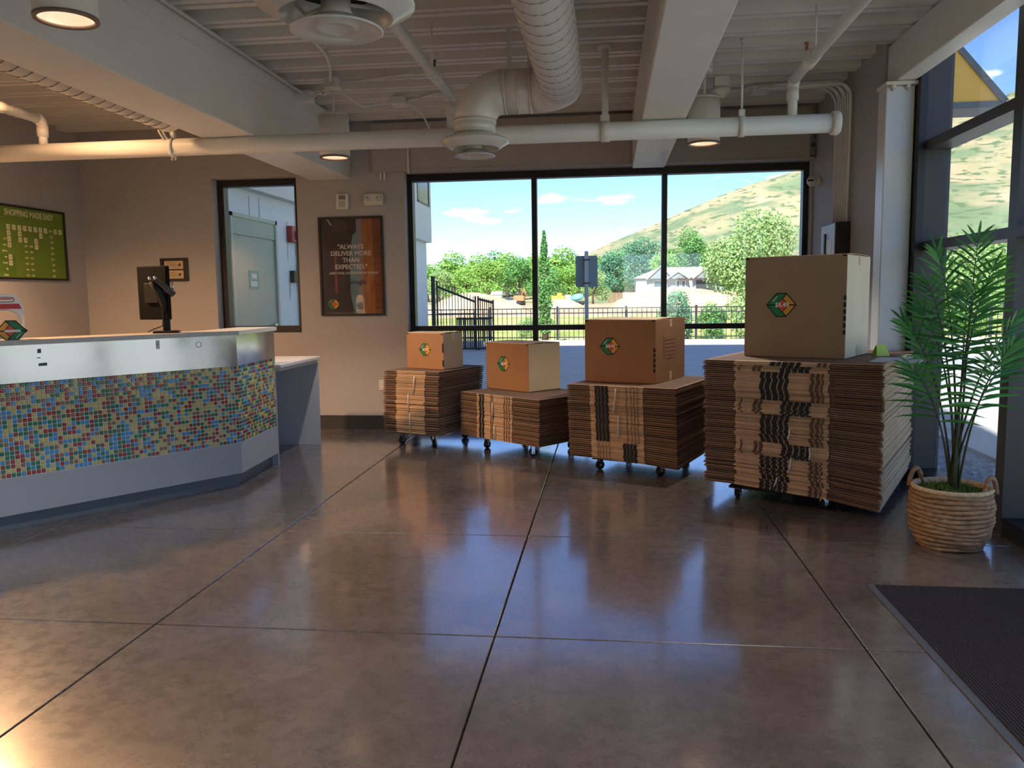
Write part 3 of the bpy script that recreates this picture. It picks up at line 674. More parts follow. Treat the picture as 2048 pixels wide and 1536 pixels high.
# ================================================================== CEILING SERVICES
YP, ZP, RP = 6.10, 2.592, .066
mp_ = thing('water_main', 'long white pipe crossing the room under the beams', 'pipe', (0, YP, ZP))
MB().tube([(-5.70, 0, 0), (1.585, 0, 0)], RP, 24).build('pipe_run', M_steelpaint, mp_)
MB().lathe([(.080, 0), (.084, .01), (.084, .04), (.078, .05), (.074, .055)], 24).build('end_coupling', M_white, mp_, (1.575, 0, 0)); bpy.data.objects['end_coupling'].rotation_euler = (0, R(90), 0)
MB().box(-.012, .012, -.006, .006, -.012, .012).build('coupling_bolt', M_white, mp_, (1.60, -.088, .02))
def hanger(label, x, strap_w, rod_r):
    h = thing('pipe_hanger', label, 'pipe hanger', (x, YP, ZP), 0, 'hangers of the white pipe')
    pts = [( 0, (RP + .004) * math.cos(a), (RP + .004) * math.sin(a)) for a in [R(100 + k * 17) for k in range(21)]]
    vs = []; fs = []
    for _, y, z in pts:
        for dxx in (-strap_w / 2, strap_w / 2): vs.append((dxx, y, z))
    for _, y, z in pts:
        for dxx in (-strap_w / 2, strap_w / 2): vs.append((dxx, y * 1.06, z * 1.06))
    n = len(pts)
    for i in range(n - 1):
        a = 2 * i; b = 2 * n + 2 * i
        fs += [(a, a + 1, a + 3, a + 2), (b, b + 2, b + 3, b + 1), (a, a + 2, b + 2, b), (a + 1, b + 1, b + 3, a + 3)]
    MB().add(vs, fs, 0, True).build('strap_band', M_steelpaint, h)
    MB().box(-strap_w / 2, strap_w / 2, -.02, .02, RP * .98, RP + .05).build('yoke', M_steelpaint, h)
    MB().cyl((0, 0, RP + .04), (0, 0, 3.20 - ZP), rod_r, 10).lathe([(rod_r * 2.2, 3.17 - ZP), (rod_r * 2.2, 3.195 - ZP)], 12).build('rod', M_steelpaint, h)
hanger('stout hanger holding the white pipe left of the pale beam', -.015, .066, .026)
hanger('thin rod hanger holding the white pipe right of the pale beam', .955, .04, .008)
hanger('rod hanger holding the white pipe near the counter beam', -3.35, .03, .006)
def branch(name, label, x, ydirs, zb, up, r=.035, valve=None):
    t = thing(name, label, 'pipe', (x, YP, ZP))
    el = .055
    MB().tube([(0, 0, RP - .01), (0, 0, up - el)], r * .95, 14).build('riser', M_steelpaint, t)
    pts = [(0, -el * (1 - math.cos(a)), up - el + el * math.sin(a)) for a in [R(i * 15) for i in range(7)]]
    MB().tube(pts, r * 1.18, 14).build('elbow', M_white, t)
    MB().tube([(0, -el, up), (0, -el - ydirs, up)], r, 14).build('pipe_run', M_steelpaint, t)
    MB().tube([(0, 0, up - .13), (0, 0, up - .05)], r * 1.2, 14).build('collar', M_white, t)
    MB().tube([(0, -.42, up), (0, -.56, up)], r * 1.2, 14).build('tee', M_white, t)
    v = MB(); v.cyl((-.02, -.47, up + .02), (-.02, -.47, up + .07), .014, 10, 0).cyl((-.02, -.47, up + .07), (-.02, -.47, up + .12), .006, 8, 1).cyl((-.02, -.47, up + .118), (-.02, -.47, up + .124), .018, 10, 1)
    v.box(-.028, -.022, -.48, -.46, up + .07, up + .12, 1).box(-.018, -.012, -.48, -.46, up + .07, up + .12, 1)
    v.build('sprinkler_head', [M_white, valve or M_brass], t)
    MB().cyl((0, -.62, up), (0, -.62, 3.20 - ZP), .007, 8).build('hanger_rod', M_steelpaint, t)
    MB().tube([(0, -.62, up), (0, -.64, up)], r * 1.15, 14).build('clamp', M_white, t)
branch('sprinkler_branch', 'sprinkler branch pipe dropping into the main near the storefront', 1.305, 8.5, 0, .30)
branch('sprinkler_branch', 'sprinkler branch pipe passing behind the nearest round diffuser', -1.155, 8.5, 0, .30, valve=M_black)
branch('sprinkler_branch', 'sprinkler branch elbow entering the main above the reception', -4.44, 8.5, 0, .25)

# ducts
def spiral(mb, y0, y1, r, pitch, x=0, z=0, mi=0):
    pts = []; n = int(abs(y1 - y0) / pitch * 18)
    for i in range(n + 1):
        a = 2 * math.pi * i / 18; y = y0 + (y1 - y0) * i / n
        pts.append((x + r * math.cos(a), y, z + r * math.sin(a)))
    mb.tube(pts, .0032, 4, mi, True)
RD = .145
dt = thing('supply_duct', 'white spiral supply duct bending down to the far ceiling diffuser', 'duct', (0, 0, 0))
DX0, DY0, DZ0 = -.905, 5.64, 2.79; DX1 = -.30; DYE = 5.42
# path: down leg, elbow to +x, run, elbow to -y
neck = [(DX0, DY0, 2.44), (DX0, DY0, 2.56)]
R1 = .20
el1 = [(DX0 + R1 * (1 - math.cos(a)), DY0, DZ0 - R1 + R1 * math.sin(a)) for a in [R(18 * i) for i in range(6)]]
MB().tube([(DX0, DY0, 2.52), (DX0, DY0, 2.60)], RD, 28).build('neck', M_duct, dt)
MB().tube([(DX0, DY0, 2.585), (DX0, DY0, 2.605)], RD + .006, 28).build('seam_collar', M_duct, dt)
MB().tube(el1, RD + .002, 28).build('lower_elbow', M_duct, dt)
MB().tube([(DX0 + R1 - .02, DY0, DZ0), (DX1 - .16, DY0, DZ0)], RD, 28).build('cross_run', M_duct, dt)
for k in range(4):
    xx = DX0 + R1 + .02 + k * .085
    MB().tube([(xx, DY0, DZ0), (xx + .008, DY0, DZ0)], RD + .006, 28).build('seam_band', M_duct, dt)
R2 = .19
el2 = [(DX1 - .19 + R2 * math.sin(a), DY0 - R2 * (1 - math.cos(a)), DZ0) for a in [R(18 * i) for i in range(6)]]
MB().tube(el2, RD + .002, 28).build('upper_elbow', M_duct, dt)
MB().tube([(DX1, DY0 - R2 + .01, DZ0), (DX1, -2.9, DZ0)], RD, 28).build('long_run', M_duct, dt)
sp = MB(); spiral(sp, DY0 - R2, .3, RD, .145, DX1, DZ0); sp.build('spiral_seam', mat('seam_pale', srgb(150, 146, 140), .6), dt)
for xx in (-.66, -.52):
    MB().box(xx - .016, xx + .016, DY0 - .004, DY0 + .004, DZ0 + RD - .01, 3.2).build('hanger_strap', M_steelpaint, dt)
def diffuser(label, x, y, z, s=1.0):
    t = thing('ceiling_diffuser', label, 'air diffuser', (x, y, z), 0, 'round ceiling diffusers')
    gl = mat('glossy_white', srgb(208, 208, 202), .22, vary=.02, scale=4)
    MB().lathe([(.150 * s, .15), (.20 * s, .135), (.255 * s, .112), (.266 * s, .104), (.268 * s, .097), (.262 * s, .09), (.225 * s, .072), (.195 * s, .052), (.19 * s, .05), (.186 * s, .055), (.168 * s, .085), (.15 * s, .145)], 40, close=False).build('outer_cone', gl, t)
    MB().lathe([(.02 * s, .05), (.08 * s, .046), (.135 * s, .016), (.155 * s, .008), (.158 * s, .003), (.152 * s, .0), (.12 * s, .014), (.082 * s, .026), (.070 * s, .012), (.062 * s, .008), (.054 * s, .018), (.001, .026)], 40, close=False).build('inner_cone', gl, t)
    MB().lathe([(.07 * s, .045), (.05 * s, .075), (.05 * s, .145)], 24).build('core', M_white, t)
    for k in range(3):
        a = 2.09 * k + .5; MB().box(.05 * s, .16 * s, -.006, .006, .095, .105).build('bracket', M_steelpaint, t, None, a)
    MB().lathe([(.001, .146), (.152 * s, .146)], 24, close=False).build('dark_throat', mat('dark_inside', (.015, .015, .015), .8), t)  # black disc painted in for the shade inside the diffuser throat
diffuser('far round diffuser below the bent duct in front of the window', DX0, DY0, 2.365, .89)
diffuser('nearest large round diffuser at the top of the view', -.985, 2.99, 2.375, 1.08)
nd = thing('feeder_duct', 'short duct neck above the nearest round diffuser', 'duct', (-.985, 2.99, 2.527))
MB().lathe([(.155, 0), (.155, .365)], 28).build('neck', M_duct, nd)
MB().tube([(.0, 0, .365), (.0, 0, .385)], .165, 28).build('collar', M_duct, nd)
MB().tube([(.0, 0, .375), (.0, 0, .67)], .15, 28).build('riser', M_duct, nd)
ld = thing('return_duct', 'spiral duct tucked along the far side of the counter beam', 'duct', (-3.19, 0, 2.79))
MB().tube([(0, -2.9, 0), (0, 5.88, 0)], .15 * .99, 24).build('duct_run', M_duct, ld)
sp = MB(); spiral(sp, 5.85, 1.5, .15, .11); sp.build('spiral_seam', mat('seam_grey', srgb(118, 108, 100), .6), ld)
ld.location.x = -3.26; ld.location.z = 2.812

# pendant lamps
WARM = (1.0, 0.94, 0.87); AMBER = (1.0, 0.55, 0.26)
def pendant(label, x, y, zb, energy, h=.335, r=.122, drop=True, col=None):
    t = thing('pendant_lamp', label, 'lamp', (x, y, zb), 0, 'cylinder pendant lamps')
    MB().lathe([(r - .012, 0), (r, .0), (r, h), (.02, h)], 32, close=False).build('housing', M_white, t)
    MB().lathe([(r - .001, -.001), (r + .002, .0), (r + .002, .012), (r - .016, .012), (r - .016, .0), (r - .001, -.001)], 32, close=False).build('trim_ring', mat('trim_bronze', srgb(120, 104, 92), .4), t)
    MB().lathe([(r - .014, .004), (r - .030, .06), (.04, .10), (.001, .10)], 32, close=False).build('reflector', mat('lit_reflector', srgb(236, 205, 184), .25, metal=.4, emit=(1.0, .62, .42), estr=.55), t)
    MB().lathe([(.001, .075), (.03, .078), (.045, .092), (.045, .10)], 20, close=False).build('bulb', mat('bulb', (1, .9, .8), .4, emit=(1.0, .78, .55), estr=6.0), t)
    MB().lathe([(r + .003, h - .002), (r + .003, h + .012), (.02, h + .014)], 32, close=False).build('lid', M_white, t)
    if drop:
        top = 3.195 - zb
        MB().cyl((0, 0, h), (0, 0, top - .09), .011, 10).build('stem', M_white, t)
        MB().lathe([(.062, top - .10), (.066, top - .085), (.066, top - .07)], 24).build('canopy', M_white, t)
        MB().cbox(-.055, .055, -.055, .055, top - .07, top, .004).build('junction_box', M_steelpaint, t)
    ld_ = bpy.data.lights.new('pendant_light', 'SPOT'); ld_.energy = energy; ld_.color = col or WARM; ld_.spot_size = R(100) if col is None else R(168); ld_.spot_blend = .55; ld_.shadow_soft_size = .035 if col is None else .06
    lo = bpy.data.objects.new('pendant_light', ld_); COL.objects.link(lo); lo.parent = t; lo.location = (0, 0, .05 if col is None else -.025)
    return t
PE = 78
pendant('cylinder pendant lamp hanging beside the beam over the counter', -2.225, 6.60, 2.555, PE)
pendant('cylinder pendant lamp hanging beside the pale middle beam', .742, 6.55, 2.555, PE)
pendant('nearest cylinder pendant lamp at the upper left corner of the view', -2.19, 3.20, 2.545, PE)
pendant('unseen cylinder pendant lamp added as fill above the entrance mat', .80, 2.55, 2.555, PE)  # out of view, added to brighten the room
pendant('cylinder pendant lamp above the staff side of the counter', -4.72, 5.25, 2.555, 300, col=AMBER)
pendant('cylinder pendant lamp set high between the counter beam and the back wall', -3.95, 5.45, 3.03, 45, h=.15, r=.09, drop=False, col=AMBER)
pendant('unseen cylinder pendant lamp added as fill far left of the view', -4.75, 2.6, 2.555, PE)  # this lamp and the next two are out of view, added as fill
pendant('unseen cylinder pendant lamp added as fill behind the view, left', -2.2, -.4, 2.555, PE)
pendant('unseen cylinder pendant lamp added as fill behind the view, right', .8, -1.2, 2.555, PE)

# conduits, boxes and detectors on the deck
cd = MB().tube([(-2.60, -2.8, 3.165), (-2.60, 6.90, 3.165)], .013, 8).build('conduit', M_steelpaint); tag(cd, 'straight conduit along the top edge of the counter beam', 'conduit')
jb = MB().cbox(-2.66, -2.53, 6.90, 7.02, 3.10, 3.19, .004).build('junction_box', M_steelpaint); tag(jb, 'junction box at the far end of the counter beam conduit', 'junction box')
jb = MB().cbox(-1.93, -1.80, 7.28, 7.42, 3.13, 3.2, .004).build('junction_box', M_steelpaint); tag(jb, 'flat junction box behind the left pendant lamp', 'junction box')
def cable(label, pts, r=.009):
    P = []
    for i in range(len(pts) - 2):
        a = Vector(pts[i]) if i == 0 else (Vector(pts[i]) + Vector(pts[i + 1])) / 2
        c = Vector(pts[i + 2]) if i == len(pts) - 3 else (Vector(pts[i + 1]) + Vector(pts[i + 2])) / 2
        P += bez(a, pts[i + 1], c, 8)[(0 if i == 0 else 1):]
    o = MB().tube(P, r, 8).build('flexible_conduit', M_steelpaint); return tag(o, label, 'cable', 'flexible conduits on the ceiling')
cable('flexible conduit snaking from the near deck to the left pendant lamp', [(-2.20, 4.2, 3.185), (-1.95, 4.8, 3.18), (-2.02, 5.5, 3.185), (-2.05, 6.1, 3.18), (-2.225, 6.545, 3.15)], .011)
cable('pair cable looping from the beam end box to the left lamp canopy', [(-2.53, 6.96, 3.14), (-2.40, 6.85, 3.17), (-2.35, 6.75, 3.08), (-2.27, 6.62, 3.13)])
cable('cable sagging from the left lamp canopy to the flat box', [(-2.20, 6.65, 3.13), (-2.12, 6.9, 3.02), (-2.0, 7.1, 3.09), (-1.92, 7.3, 3.15)])
cable('cable running from the left lamp box across the deck', [(-2.17, 6.62, 3.16), (-1.95, 6.65, 3.18), (-1.7, 6.6, 3.19), (-1.55, 6.58, 3.195)])
cable('cable from the flat box down behind the white pipe', [(-1.80, 7.35, 3.15), (-1.70, 7.5, 3.12), (-1.72, 7.9, 3.05), (-1.72, 8.30, 2.95)])
cable('cable from the flat box toward the duct', [(-1.81, 7.36, 3.17), (-1.68, 7.36, 3.19), (-1.5, 7.3, 3.22), (-1.4, 7.25, 3.2)])
for k, x in enumerate((-2.34, -2.30)):
    o = MB().tube([(x, 8.37, 3.1), (x, 8.37, 2.63)], .010, 8).build('conduit', M_steelpaint); tag(o, '%s of the two short conduits dropping at the counter beam end' % ('left' if k == 0 else 'right'), 'conduit', 'conduit drops beside the beam end')
o = MB().tube([(-2.03, 8.31, 3.15), (-2.03, 8.31, 2.68)], .010, 8).build('conduit', M_steelpaint); tag(o, 'single conduit dropping beside the wide window', 'conduit')
for k in range(2):
    o = MB().tube([(-3.42 + .03 * k + .02 * math.sin(a) , YP - .085 * math.cos(a) , ZP + .12 - .2 * i / 10) for i, a in [(i, R(18 * i)) for i in range(11)]], .008, 8).build('flexible_conduit', M_white); tag(o, '%s of two white cables looped over the pipe by the counter beam' % ('left' if k == 0 else 'right'), 'cable', 'cables looped over the pipe')
sd_ = thing('smoke_detector', 'white smoke detector on a box near the right pendant lamp', 'detector', (.945, 7.12, 3.02))
MB().cbox(-.06, .06, -.06, .06, .09, .18, .004).build('mounting_box', M_steelpaint, sd_)
MB().lathe([(.028, .01), (.036, .02), (.04, .04), (.075, .058), (.08, .07), (.075, .09)], 28).build('sensor_head', M_whitepl, sd_)
o = thing('junction_box', 'square junction box on the deck right of the smoke detector', 'junction box', (1.32, 7.46, 3.13)); MB().cbox(-.07, .07, -.07, .07, 0, .07, .004).build('box_body', M_white, o); MB().cbox(-.06, .06, -.06, .06, -.004, 0, .0015).build('cover_plate', M_whitepl, o)

# electrical panel, conduits and camera on the right wall
ep_ = thing('electrical_panel', 'dark electrical panel with a pale front on the right wall', 'electrical panel', (XR, 7.35, 1.35))
MB().cbox(-.12, -.001, -.22, .22, 0, .64, .003).build('cabinet', mat('panel_maroon', (.012, .008, .010), .5), ep_)
MB().cbox(-.128, -.12, -.215, .215, .01, .63, .002).build('door_front', mat('panel_front', srgb(178, 176, 190), .45), ep_)
MB().cbox(-.14, -.128, .05, .10, .3, .56, .003).build('latch', M_blackpl, ep_)
MB().box(-.1295, -.128, -.12, .03, .34, .5).build('paper_label', M_wht, ep_)
for k in range(7):
    y = 7.16 + k * .062; b = (k - 3) * .006; x = XR - .03
    pts = [(x, y, 1.985), (x, y + b, 2.4), (x, y + b * 1.5, 2.95)]
    hh = 3.0 + .02 * (k % 2); rr_ = .10 + .012 * k
    pts += [(x - rr_ * (1 - math.cos(a)), y + b * 1.5, hh + rr_ * math.sin(a) * 1.1) for a in [R(15 * i) for i in range(1, 7)]]
    pts += [(x - .5 - .1 * k, y + b * 1.5 + .02, min(3.185, pts[-1][2]))]
    o = MB().tube(pts, .0125, 8).build('conduit', M_steelpaint); tag(o, '%s painted conduit above the electrical panel, counted from the storefront side' % ordinal(k + 1), 'conduit', 'conduit bundle on the right wall')
cm = thing('security_camera', 'small white turret camera in the corner beside the wide window', 'camera', (2.019, 8.22, 2.47))
MB().lathe([(.05, 0), (.05, .02), (.042, .03)], 24).build('mount_base', M_whitepl, cm); cm.children[0].rotation_euler = (0, R(-90), 0)
MB().lathe([(.002, -.05), (.03, -.045), (.047, -.02), (.05, .0), (.047, .02), (.03, .045), (.002, .05)], 24).build('ball', M_whitepl, cm, (-.06, 0, 0))
MB().lathe([(.03, 0), (.03, .012), (.001, .013)], 20).build('lens', M_blackpl, cm, (-.082, -.032, -.005)); cm.children[2].rotation_euler = (R(90), 0, R(-62))
sp_ = thing('siren_box', 'grey siren box high in the corner beside the header', 'siren', (1.985, 8.365, 2.73))
MB().cbox(-.035, .033, -.03, .034, 0, .17, .008).build('case', mat('siren_grey', srgb(128, 124, 120), .55), sp_)
MB().lathe([(.022, 0), (.022, .006), (.012, .007)], 16).build('sounder', M_bronze, sp_, (0, -.03, .10)); sp_.children[1].rotation_euler = (R(90), 0, 0)

# ================================================================== BACK WALL FIXTURES
def framed(name, label, cat, org, xd, zd, w_, h_, border, depth=.025):
    t = bpy.data.objects.new(name, None); COL.objects.link(t); tag(t, label, cat); t.matrix_world = frame_mat(org, xd, zd)
    f = MB(); b = border
    for x0, x1, y0, y1 in ((-w_ / 2, w_ / 2, h_ / 2 - b, h_ / 2), (-w_ / 2, w_ / 2, -h_ / 2, -h_ / 2 + b), (-w_ / 2, -w_ / 2 + b, -h_ / 2 + b, h_ / 2 - b), (w_ / 2 - b, w_ / 2, -h_ / 2 + b, h_ / 2 - b)): f.cbox(x0, x1, y0, y1, 0, depth, .002)
    f.build('frame', M_black, t); return t
def flatpoly(parent, name, pts, z, m, label=None):
    o = MB().add([(x, y, z) for x, y in pts], [tuple(range(len(pts)))]).build(name, m, parent)
    if label: o['label'] = label
    return o
def rect(x0, x1, y0, y1): return [(x0, y0), (x1, y0), (x1, y1), (x0, y1)]
po = framed('framed_poster', 'black framed dark poster with a white quotation between the windows', 'poster', (-2.69, YB - .001, 1.745), (1, 0, 0), (0, -1, 0), .70, 1.04, .022)
W2, H2 = .328, .498
flatpoly(po, 'print_sheet', rect(-W2, W2, -H2, H2), .008, mat('print_dark', srgb(46, 36, 34), .35, vary=.6, scale=6))
flatpoly(po, 'poster_band', [(.02, -H2), (.11, -H2), (.10, H2 - .1), (.02, H2 - .17), (-.02, .12), (-.02, -.30)], .0086, mat('poster_blue', srgb(96, 132, 140), .35, vary=.3, scale=5), 'blue band on the poster sheet')  # coloured bands laid flat over the dark sheet
flatpoly(po, 'poster_band', [(.07, -H2), (.13, -H2), (.12, H2), (.06, H2), (.06, .2)], .0090, mat('poster_grey', srgb(134, 128, 134), .35, vary=.12, scale=5), 'pale grey band on the poster sheet')
flatpoly(po, 'poster_band', [(.13, -H2), (W2, -H2), (W2, H2), (.12, H2)], .0092, mat('poster_orange', srgb(158, 98, 40), .35, vary=.3, scale=5, stretch=(3, 1, 1)), 'orange band on the poster sheet')
flatpoly(po, 'poster_band', [(.25, -H2), (W2, -H2), (W2, H2), (.23, H2)], .0094, mat('poster_brown', srgb(126, 70, 42), .35, vary=.3, scale=9, stretch=(.6, 6, 1)), 'brown band on the poster sheet')
flatpoly(po, 'poster_band', rect(-.19, -.16, -.28, .18), .0088, mat('poster_red', srgb(128, 60, 56), .35, vary=.2), 'red band on the poster sheet')
flatpoly(po, 'poster_band', [(-.26, H2), (-.22, H2 - .06), (-.2, H2 - .07), (-.245, H2)], .0088, mat('poster_pale', srgb(208, 188, 176), .35), 'pale sliver on the poster sheet')
PT = mat('poster_ink', srgb(214, 206, 198), .5)
for ty, s_ in ((.205, '"ALWAYS'), (.135, 'DELIVER MORE'), (.065, 'THAN'), (-.005, 'EXPECTED."')): text('lettering', s_, .066, PT, po, Matrix.Translation((-.005, ty, .0102)))
text('lettering', 'LARRY PAGE, CO-FOUNDER OF GOOGLE', .031, PT, po, Matrix.Translation((.02, -.07, .0102)), xs=.93)
text('lettering', 'Google', .07, mat('poster_ink_dark', srgb(30, 34, 60), .5), po, Matrix.Translation((.05, -.165, .0102)))
logo(po, Matrix.Translation((-.215, -.395, .0105)), .072, None)
MB().box(-W2, W2, -H2, H2, .012, .0145).build('glazing', glass_mat('poster_glazing', (.97, .97, .97, 1), .8), po)
ct = framed('framed_certificate', 'small black frame with two certificates beside the narrow window', 'certificate', (-4.68, YB - .001, 1.745), (1, 0, 0), (0, -1, 0), .32, .25, .028, .018)
flatpoly(ct, 'certificate_mat', rect(-.14, .14, -.105, .105), .004, M_black)
pap = mat('certificate_paper', srgb(198, 176, 142), .6, vary=.08, scale=20)
for yy in (.052, -.052):
    flatpoly(ct, 'certificate', rect(-.115, .10, yy - .044, yy + .044), .005, pap)
    for k in range(3): flatpoly(ct, 'text_line', rect(-.09, .02 + .02 * k, yy + .02 - .02 * k, yy + .024 - .02 * k), .0055, M_faint)
    flatpoly(ct, 'seal', [(.06 + .016 * math.cos(a), yy + .016 * math.sin(a)) for a in [R(30 * i) for i in range(12)]], .0055, M_faint)
al = thing('alarm_strobe', 'white fire alarm strobe above the poster', 'alarm', (-2.765, YB, 2.42))
MB().cbox(-.068, .068, -.035, -.001, -.08, .08, .008).build('housing', M_whitepl, al)
MB().cbox(-.03, .04, -.055, -.035, .02, .06, .006).build('strobe_lens', mat('strobe', srgb(120, 118, 116), .15), al)
MB().cbox(-.035, .035, -.042, -.035, -.06, .005, .003).build('sounder_grille', mat('grille', srgb(176, 170, 160), .5), al)
em = thing('emergency_light', 'white twin head emergency light above the poster', 'emergency light', (-2.425, YB, 2.435))
MB().cbox(-.105, .105, -.05, -.001, -.062, .062, .014).build('housing', M_whitepl, em)
for sx in (-.07, .065):
    h = MB().lathe([(.028, 0), (.033, .02), (.030, .03), (.024, .028), (.001, .018)], 20).build('lamp_head', M_whitepl, em, (sx, -.048, .005)); h.rotation_euler = (R(90), 0, R(-14) if sx > 0 else R(18))
    g2 = MB().lathe([(.022, .026), (.001, .030)], 16).build('lens', M_chrome, h)
ol = thing('wall_outlet', 'white electrical outlet low on the wall beside the leftmost stack', 'outlet', (-2.40, YB, .48))
MB().cbox(-.036, .036, -.006, -.0005, -.058, .058, .002).build('cover_plate', M_whitepl, ol)
for zz in (.022, -.022): MB().cbox(-.016, .016, -.008, -.006, zz - .013, zz + .013, .0008).build('socket', M_white, ol)

# price board on the left wall (reads along +Y)
pb = framed('price_board', 'black framed green price board on the left wall', 'board', (XL + .001, 7.30, 1.992), (0, 1, 0), (1, 0, 0), 1.55, .715, .02)
flatpoly(pb, 'green_sheet', rect(-.76, .76, -.34, .34), .008, mat('board_green', srgb(112, 138, 40), .4, vary=.1, scale=3))
flatpoly(pb, 'dark_patch', rect(-.36, .02, -.325, -.12), .0084, mat('board_green_dark', srgb(96, 130, 32), .4), 'darker green block at the lower left')
CR = mat('cream_ink', srgb(226, 220, 178), .5); CH = mat('check_ink', srgb(110, 84, 60), .6)
text('lettering', 'SHOPPING MADE EASY', .082, CR, pb, Matrix.Translation((.26, .282, .0095)), xs=.82)
def bx(c): return -.045 + c * .0745
def ry(r_): return .145 - r_ * .0575
HD = mat('board_olive', srgb(128, 140, 34), .5)
for c in range(11): flatpoly(pb, 'heading', rect(bx(c) - .024, bx(c) + .024, .203, .213), .009, HD)
CK = [(0, c) for c in (0, 1, 2, 3, 4, 5, 6, 7, 9, 10)] + [(1, 0), (1, 2), (1, 6), (2, 0), (2, 2), (2, 3), (2, 5), (3, 0), (3, 5), (5, 0), (6, 0)]
for r_, c in CK:
    x, y = bx(c), ry(r_)
    cb = MB().cbox(x - .024, x + .024, y - .025, y + .025, .0085, .0095, .0004).build('check_box', CR, pb)
    MB().add([(x - .010, y + .002, .0099), (x - .004, y - .004, .0099), (x - .002, y - .012, .0099)], [(0, 2, 1)]).add([(x - .002, y - .012, .0099), (x + .012, y + .013, .0099), (x + .008, y + .014, .0099), (x - .004, y - .005, .0099)], [(0, 1, 2, 3)]).build('tick', CH, cb)
for r_ in range(3, 9):
    for c in (3, 4): text('lettering', 'N/A', .026, CR, pb, Matrix.Translation((bx(c), ry(r_), .0095)))
text('lettering', 'N/A', .026, CR, pb, Matrix.Translation((bx(8), ry(0), .0095)))
for r_, s_ in zip(range(1, 9), ('$15', '$15', '$20', '$25', '$15', '$20', '$20', '$25')): text('lettering', s_, .030, CR, pb, Matrix.Translation((bx(8) + .01, ry(r_), .0095)))
for r_, s_ in ((2, 'ers'), (3, 'ows'), (4, 'place'), (5, 'tor'), (6, '-Lock'), (7, 'ds'), (8, 'Bean')): text('lettering', s_, .030, CR, pb, Matrix.Translation((-.085, ry(r_), .0095)), align='RIGHT')

# ================================================================== ON THE COUNTER
ZT = 1.178
mo = thing('monitor', 'black computer monitor on a folding arm, seen from behind', 'monitor', (-3.13, 5.46, ZT), R(0))
mo.rotation_euler[2] = R(22)
MB().cbox(-.085, .085, -.06, .06, 0, .016, .004).build('base', M_blackpl, mo)
MB().cbox(-.022, .026, -.02, .02, .016, .17, .005).build('column', M_blackpl, mo)
MB().tube([(.005, -.005, .15), (-.03, -.05, .30), (-.075, -.06, .365)], [.026, .028, .022], 10).build('lower_arm', M_blackpl, mo)
MB().tube([(-.055, -.075, .385), (.02, -.06, .32), (.065, -.04, .27)], [.016, .022, .024], 10).build('upper_arm', mat('arm_grey', srgb(60, 66, 70), .35), mo)
for q in ((-.08, -.085, .385), (-.045, -.085, .388)): MB().lathe([(.002, -.012), (.010, -.008), (.012, 0), (.010, .008), (.002, .012)], 12).build('pivot_cap', M_chrome, mo, q)
sc = MB().cbox(-.02, .02, -.13, .13, -.19, .19, .006); s_o = sc.build('screen_housing', mat('screen_shell', (.004, .0045, .006), .6, spec=.08), mo, (-.075, .05, .285)); s_o.rotation_euler[2] = R(236)
s2 = MB().cbox(.02, .035, -.06, .06, -.07, .07, .004).build('mount_plate', M_blackpl, s_o)
s2 = MB().box(-.0215, -.0202, -.12, .12, -.18, .18).build('display', mat('display_dark', (.01, .012, .015), .15), s_o)
MB().tube([(-.02, .0, .10), (-.03, .02, .05), (-.08, -.02, .03), (-.12, -.03, .012)], .004, 6).build('cable', M_blackpl, mo)
MB().tube([(.03, .01, .37), (.055, .0, .36), (.058, -.005, .29)], .006, 8).build('cable_clip', M_chrome, mo)
# hexagon counter sign and product card
hx = thing('hexagon_sign', 'small hexagonal cube logo sign standing on the counter', 'sign', (-3.655, 4.60, ZT)); hx.rotation_euler[2] = R(38)
hb = MB(); O6 = [(-.09, .055), (-.03, .002), (.03, .002), (.09, .055), (.03, .108), (-.03, .108)]
hb.add([(x, -.004, z) for x, z in O6] + [(x, .006, z) for x, z in O6], [tuple(range(6)), tuple(range(11, 5, -1))] + [(i, 6 + i, 6 + (i + 1) % 6, (i + 1) % 6) for i in range(6)]).build('board', M_print, hx)
lg = logo(hx, frame_mat((0, -.0046, .055), (-1, 0, 0), (0, 0, 1)), .08, None); lg.matrix_local = frame_mat((0, -.0048, .055), (1, 0, 0), (0, -1, 0)) @ Matrix.Rotation(math.pi, 4, 'Z')
MB().box(-.02, .02, .006, .05, 0, .006).build('foot', M_print, hx)
MB().box(-.035, .05, -.0062, -.0056, .048, .062).build('white_band', M_wht, hx)
pc = thing('product_card', 'white and red product hang card with a round opening on the counter', 'product card', (-3.76, 4.68, ZT)); pc.rotation_euler[2] = R(38)
g = MB(); nseg = 28; outl = []; inn = []
for i in range(nseg):
    a = 2 * math.pi * i / nseg; inn.append((.090 * math.cos(a), .112 + .070 * math.sin(a)))
    ca, sa = math.cos(a), math.sin(a); k = min(.11 / max(1e-6, abs(ca)), (.17 if sa > 0 else .113) / max(1e-6, abs(sa)))
    x_, z_ = k * ca, .115 + k * sa
    if z_ > .20: x_ *= 1 - (z_ - .20) * 3.2
    outl.append((x_, max(.002, z_)))
vs = [(x, -.003, z) for x, z in outl + inn] + [(x, .003, z) for x, z in outl + inn]
fs = []
for i in range(nseg):
    j = (i + 1) % nseg; o2 = 2 * nseg
    fs += [(i, j, nseg + j, nseg + i), (o2 + i, o2 + nseg + i, o2 + nseg + j, o2 + j), (i, o2 + i, o2 + j, j), (nseg + i, nseg + j, o2 + nseg + j, o2 + nseg + i)]
g.add(vs, fs).build('card', M_wht, pc)
MB().add([(-.10, -.0036, .19), (.10, -.0036, .19), (.085, -.0036, .222), (-.085, -.0036, .222)], [(0, 1, 2, 3)]).build('red_stripe', mat('packet_red', srgb(190, 36, 52), .4), pc)
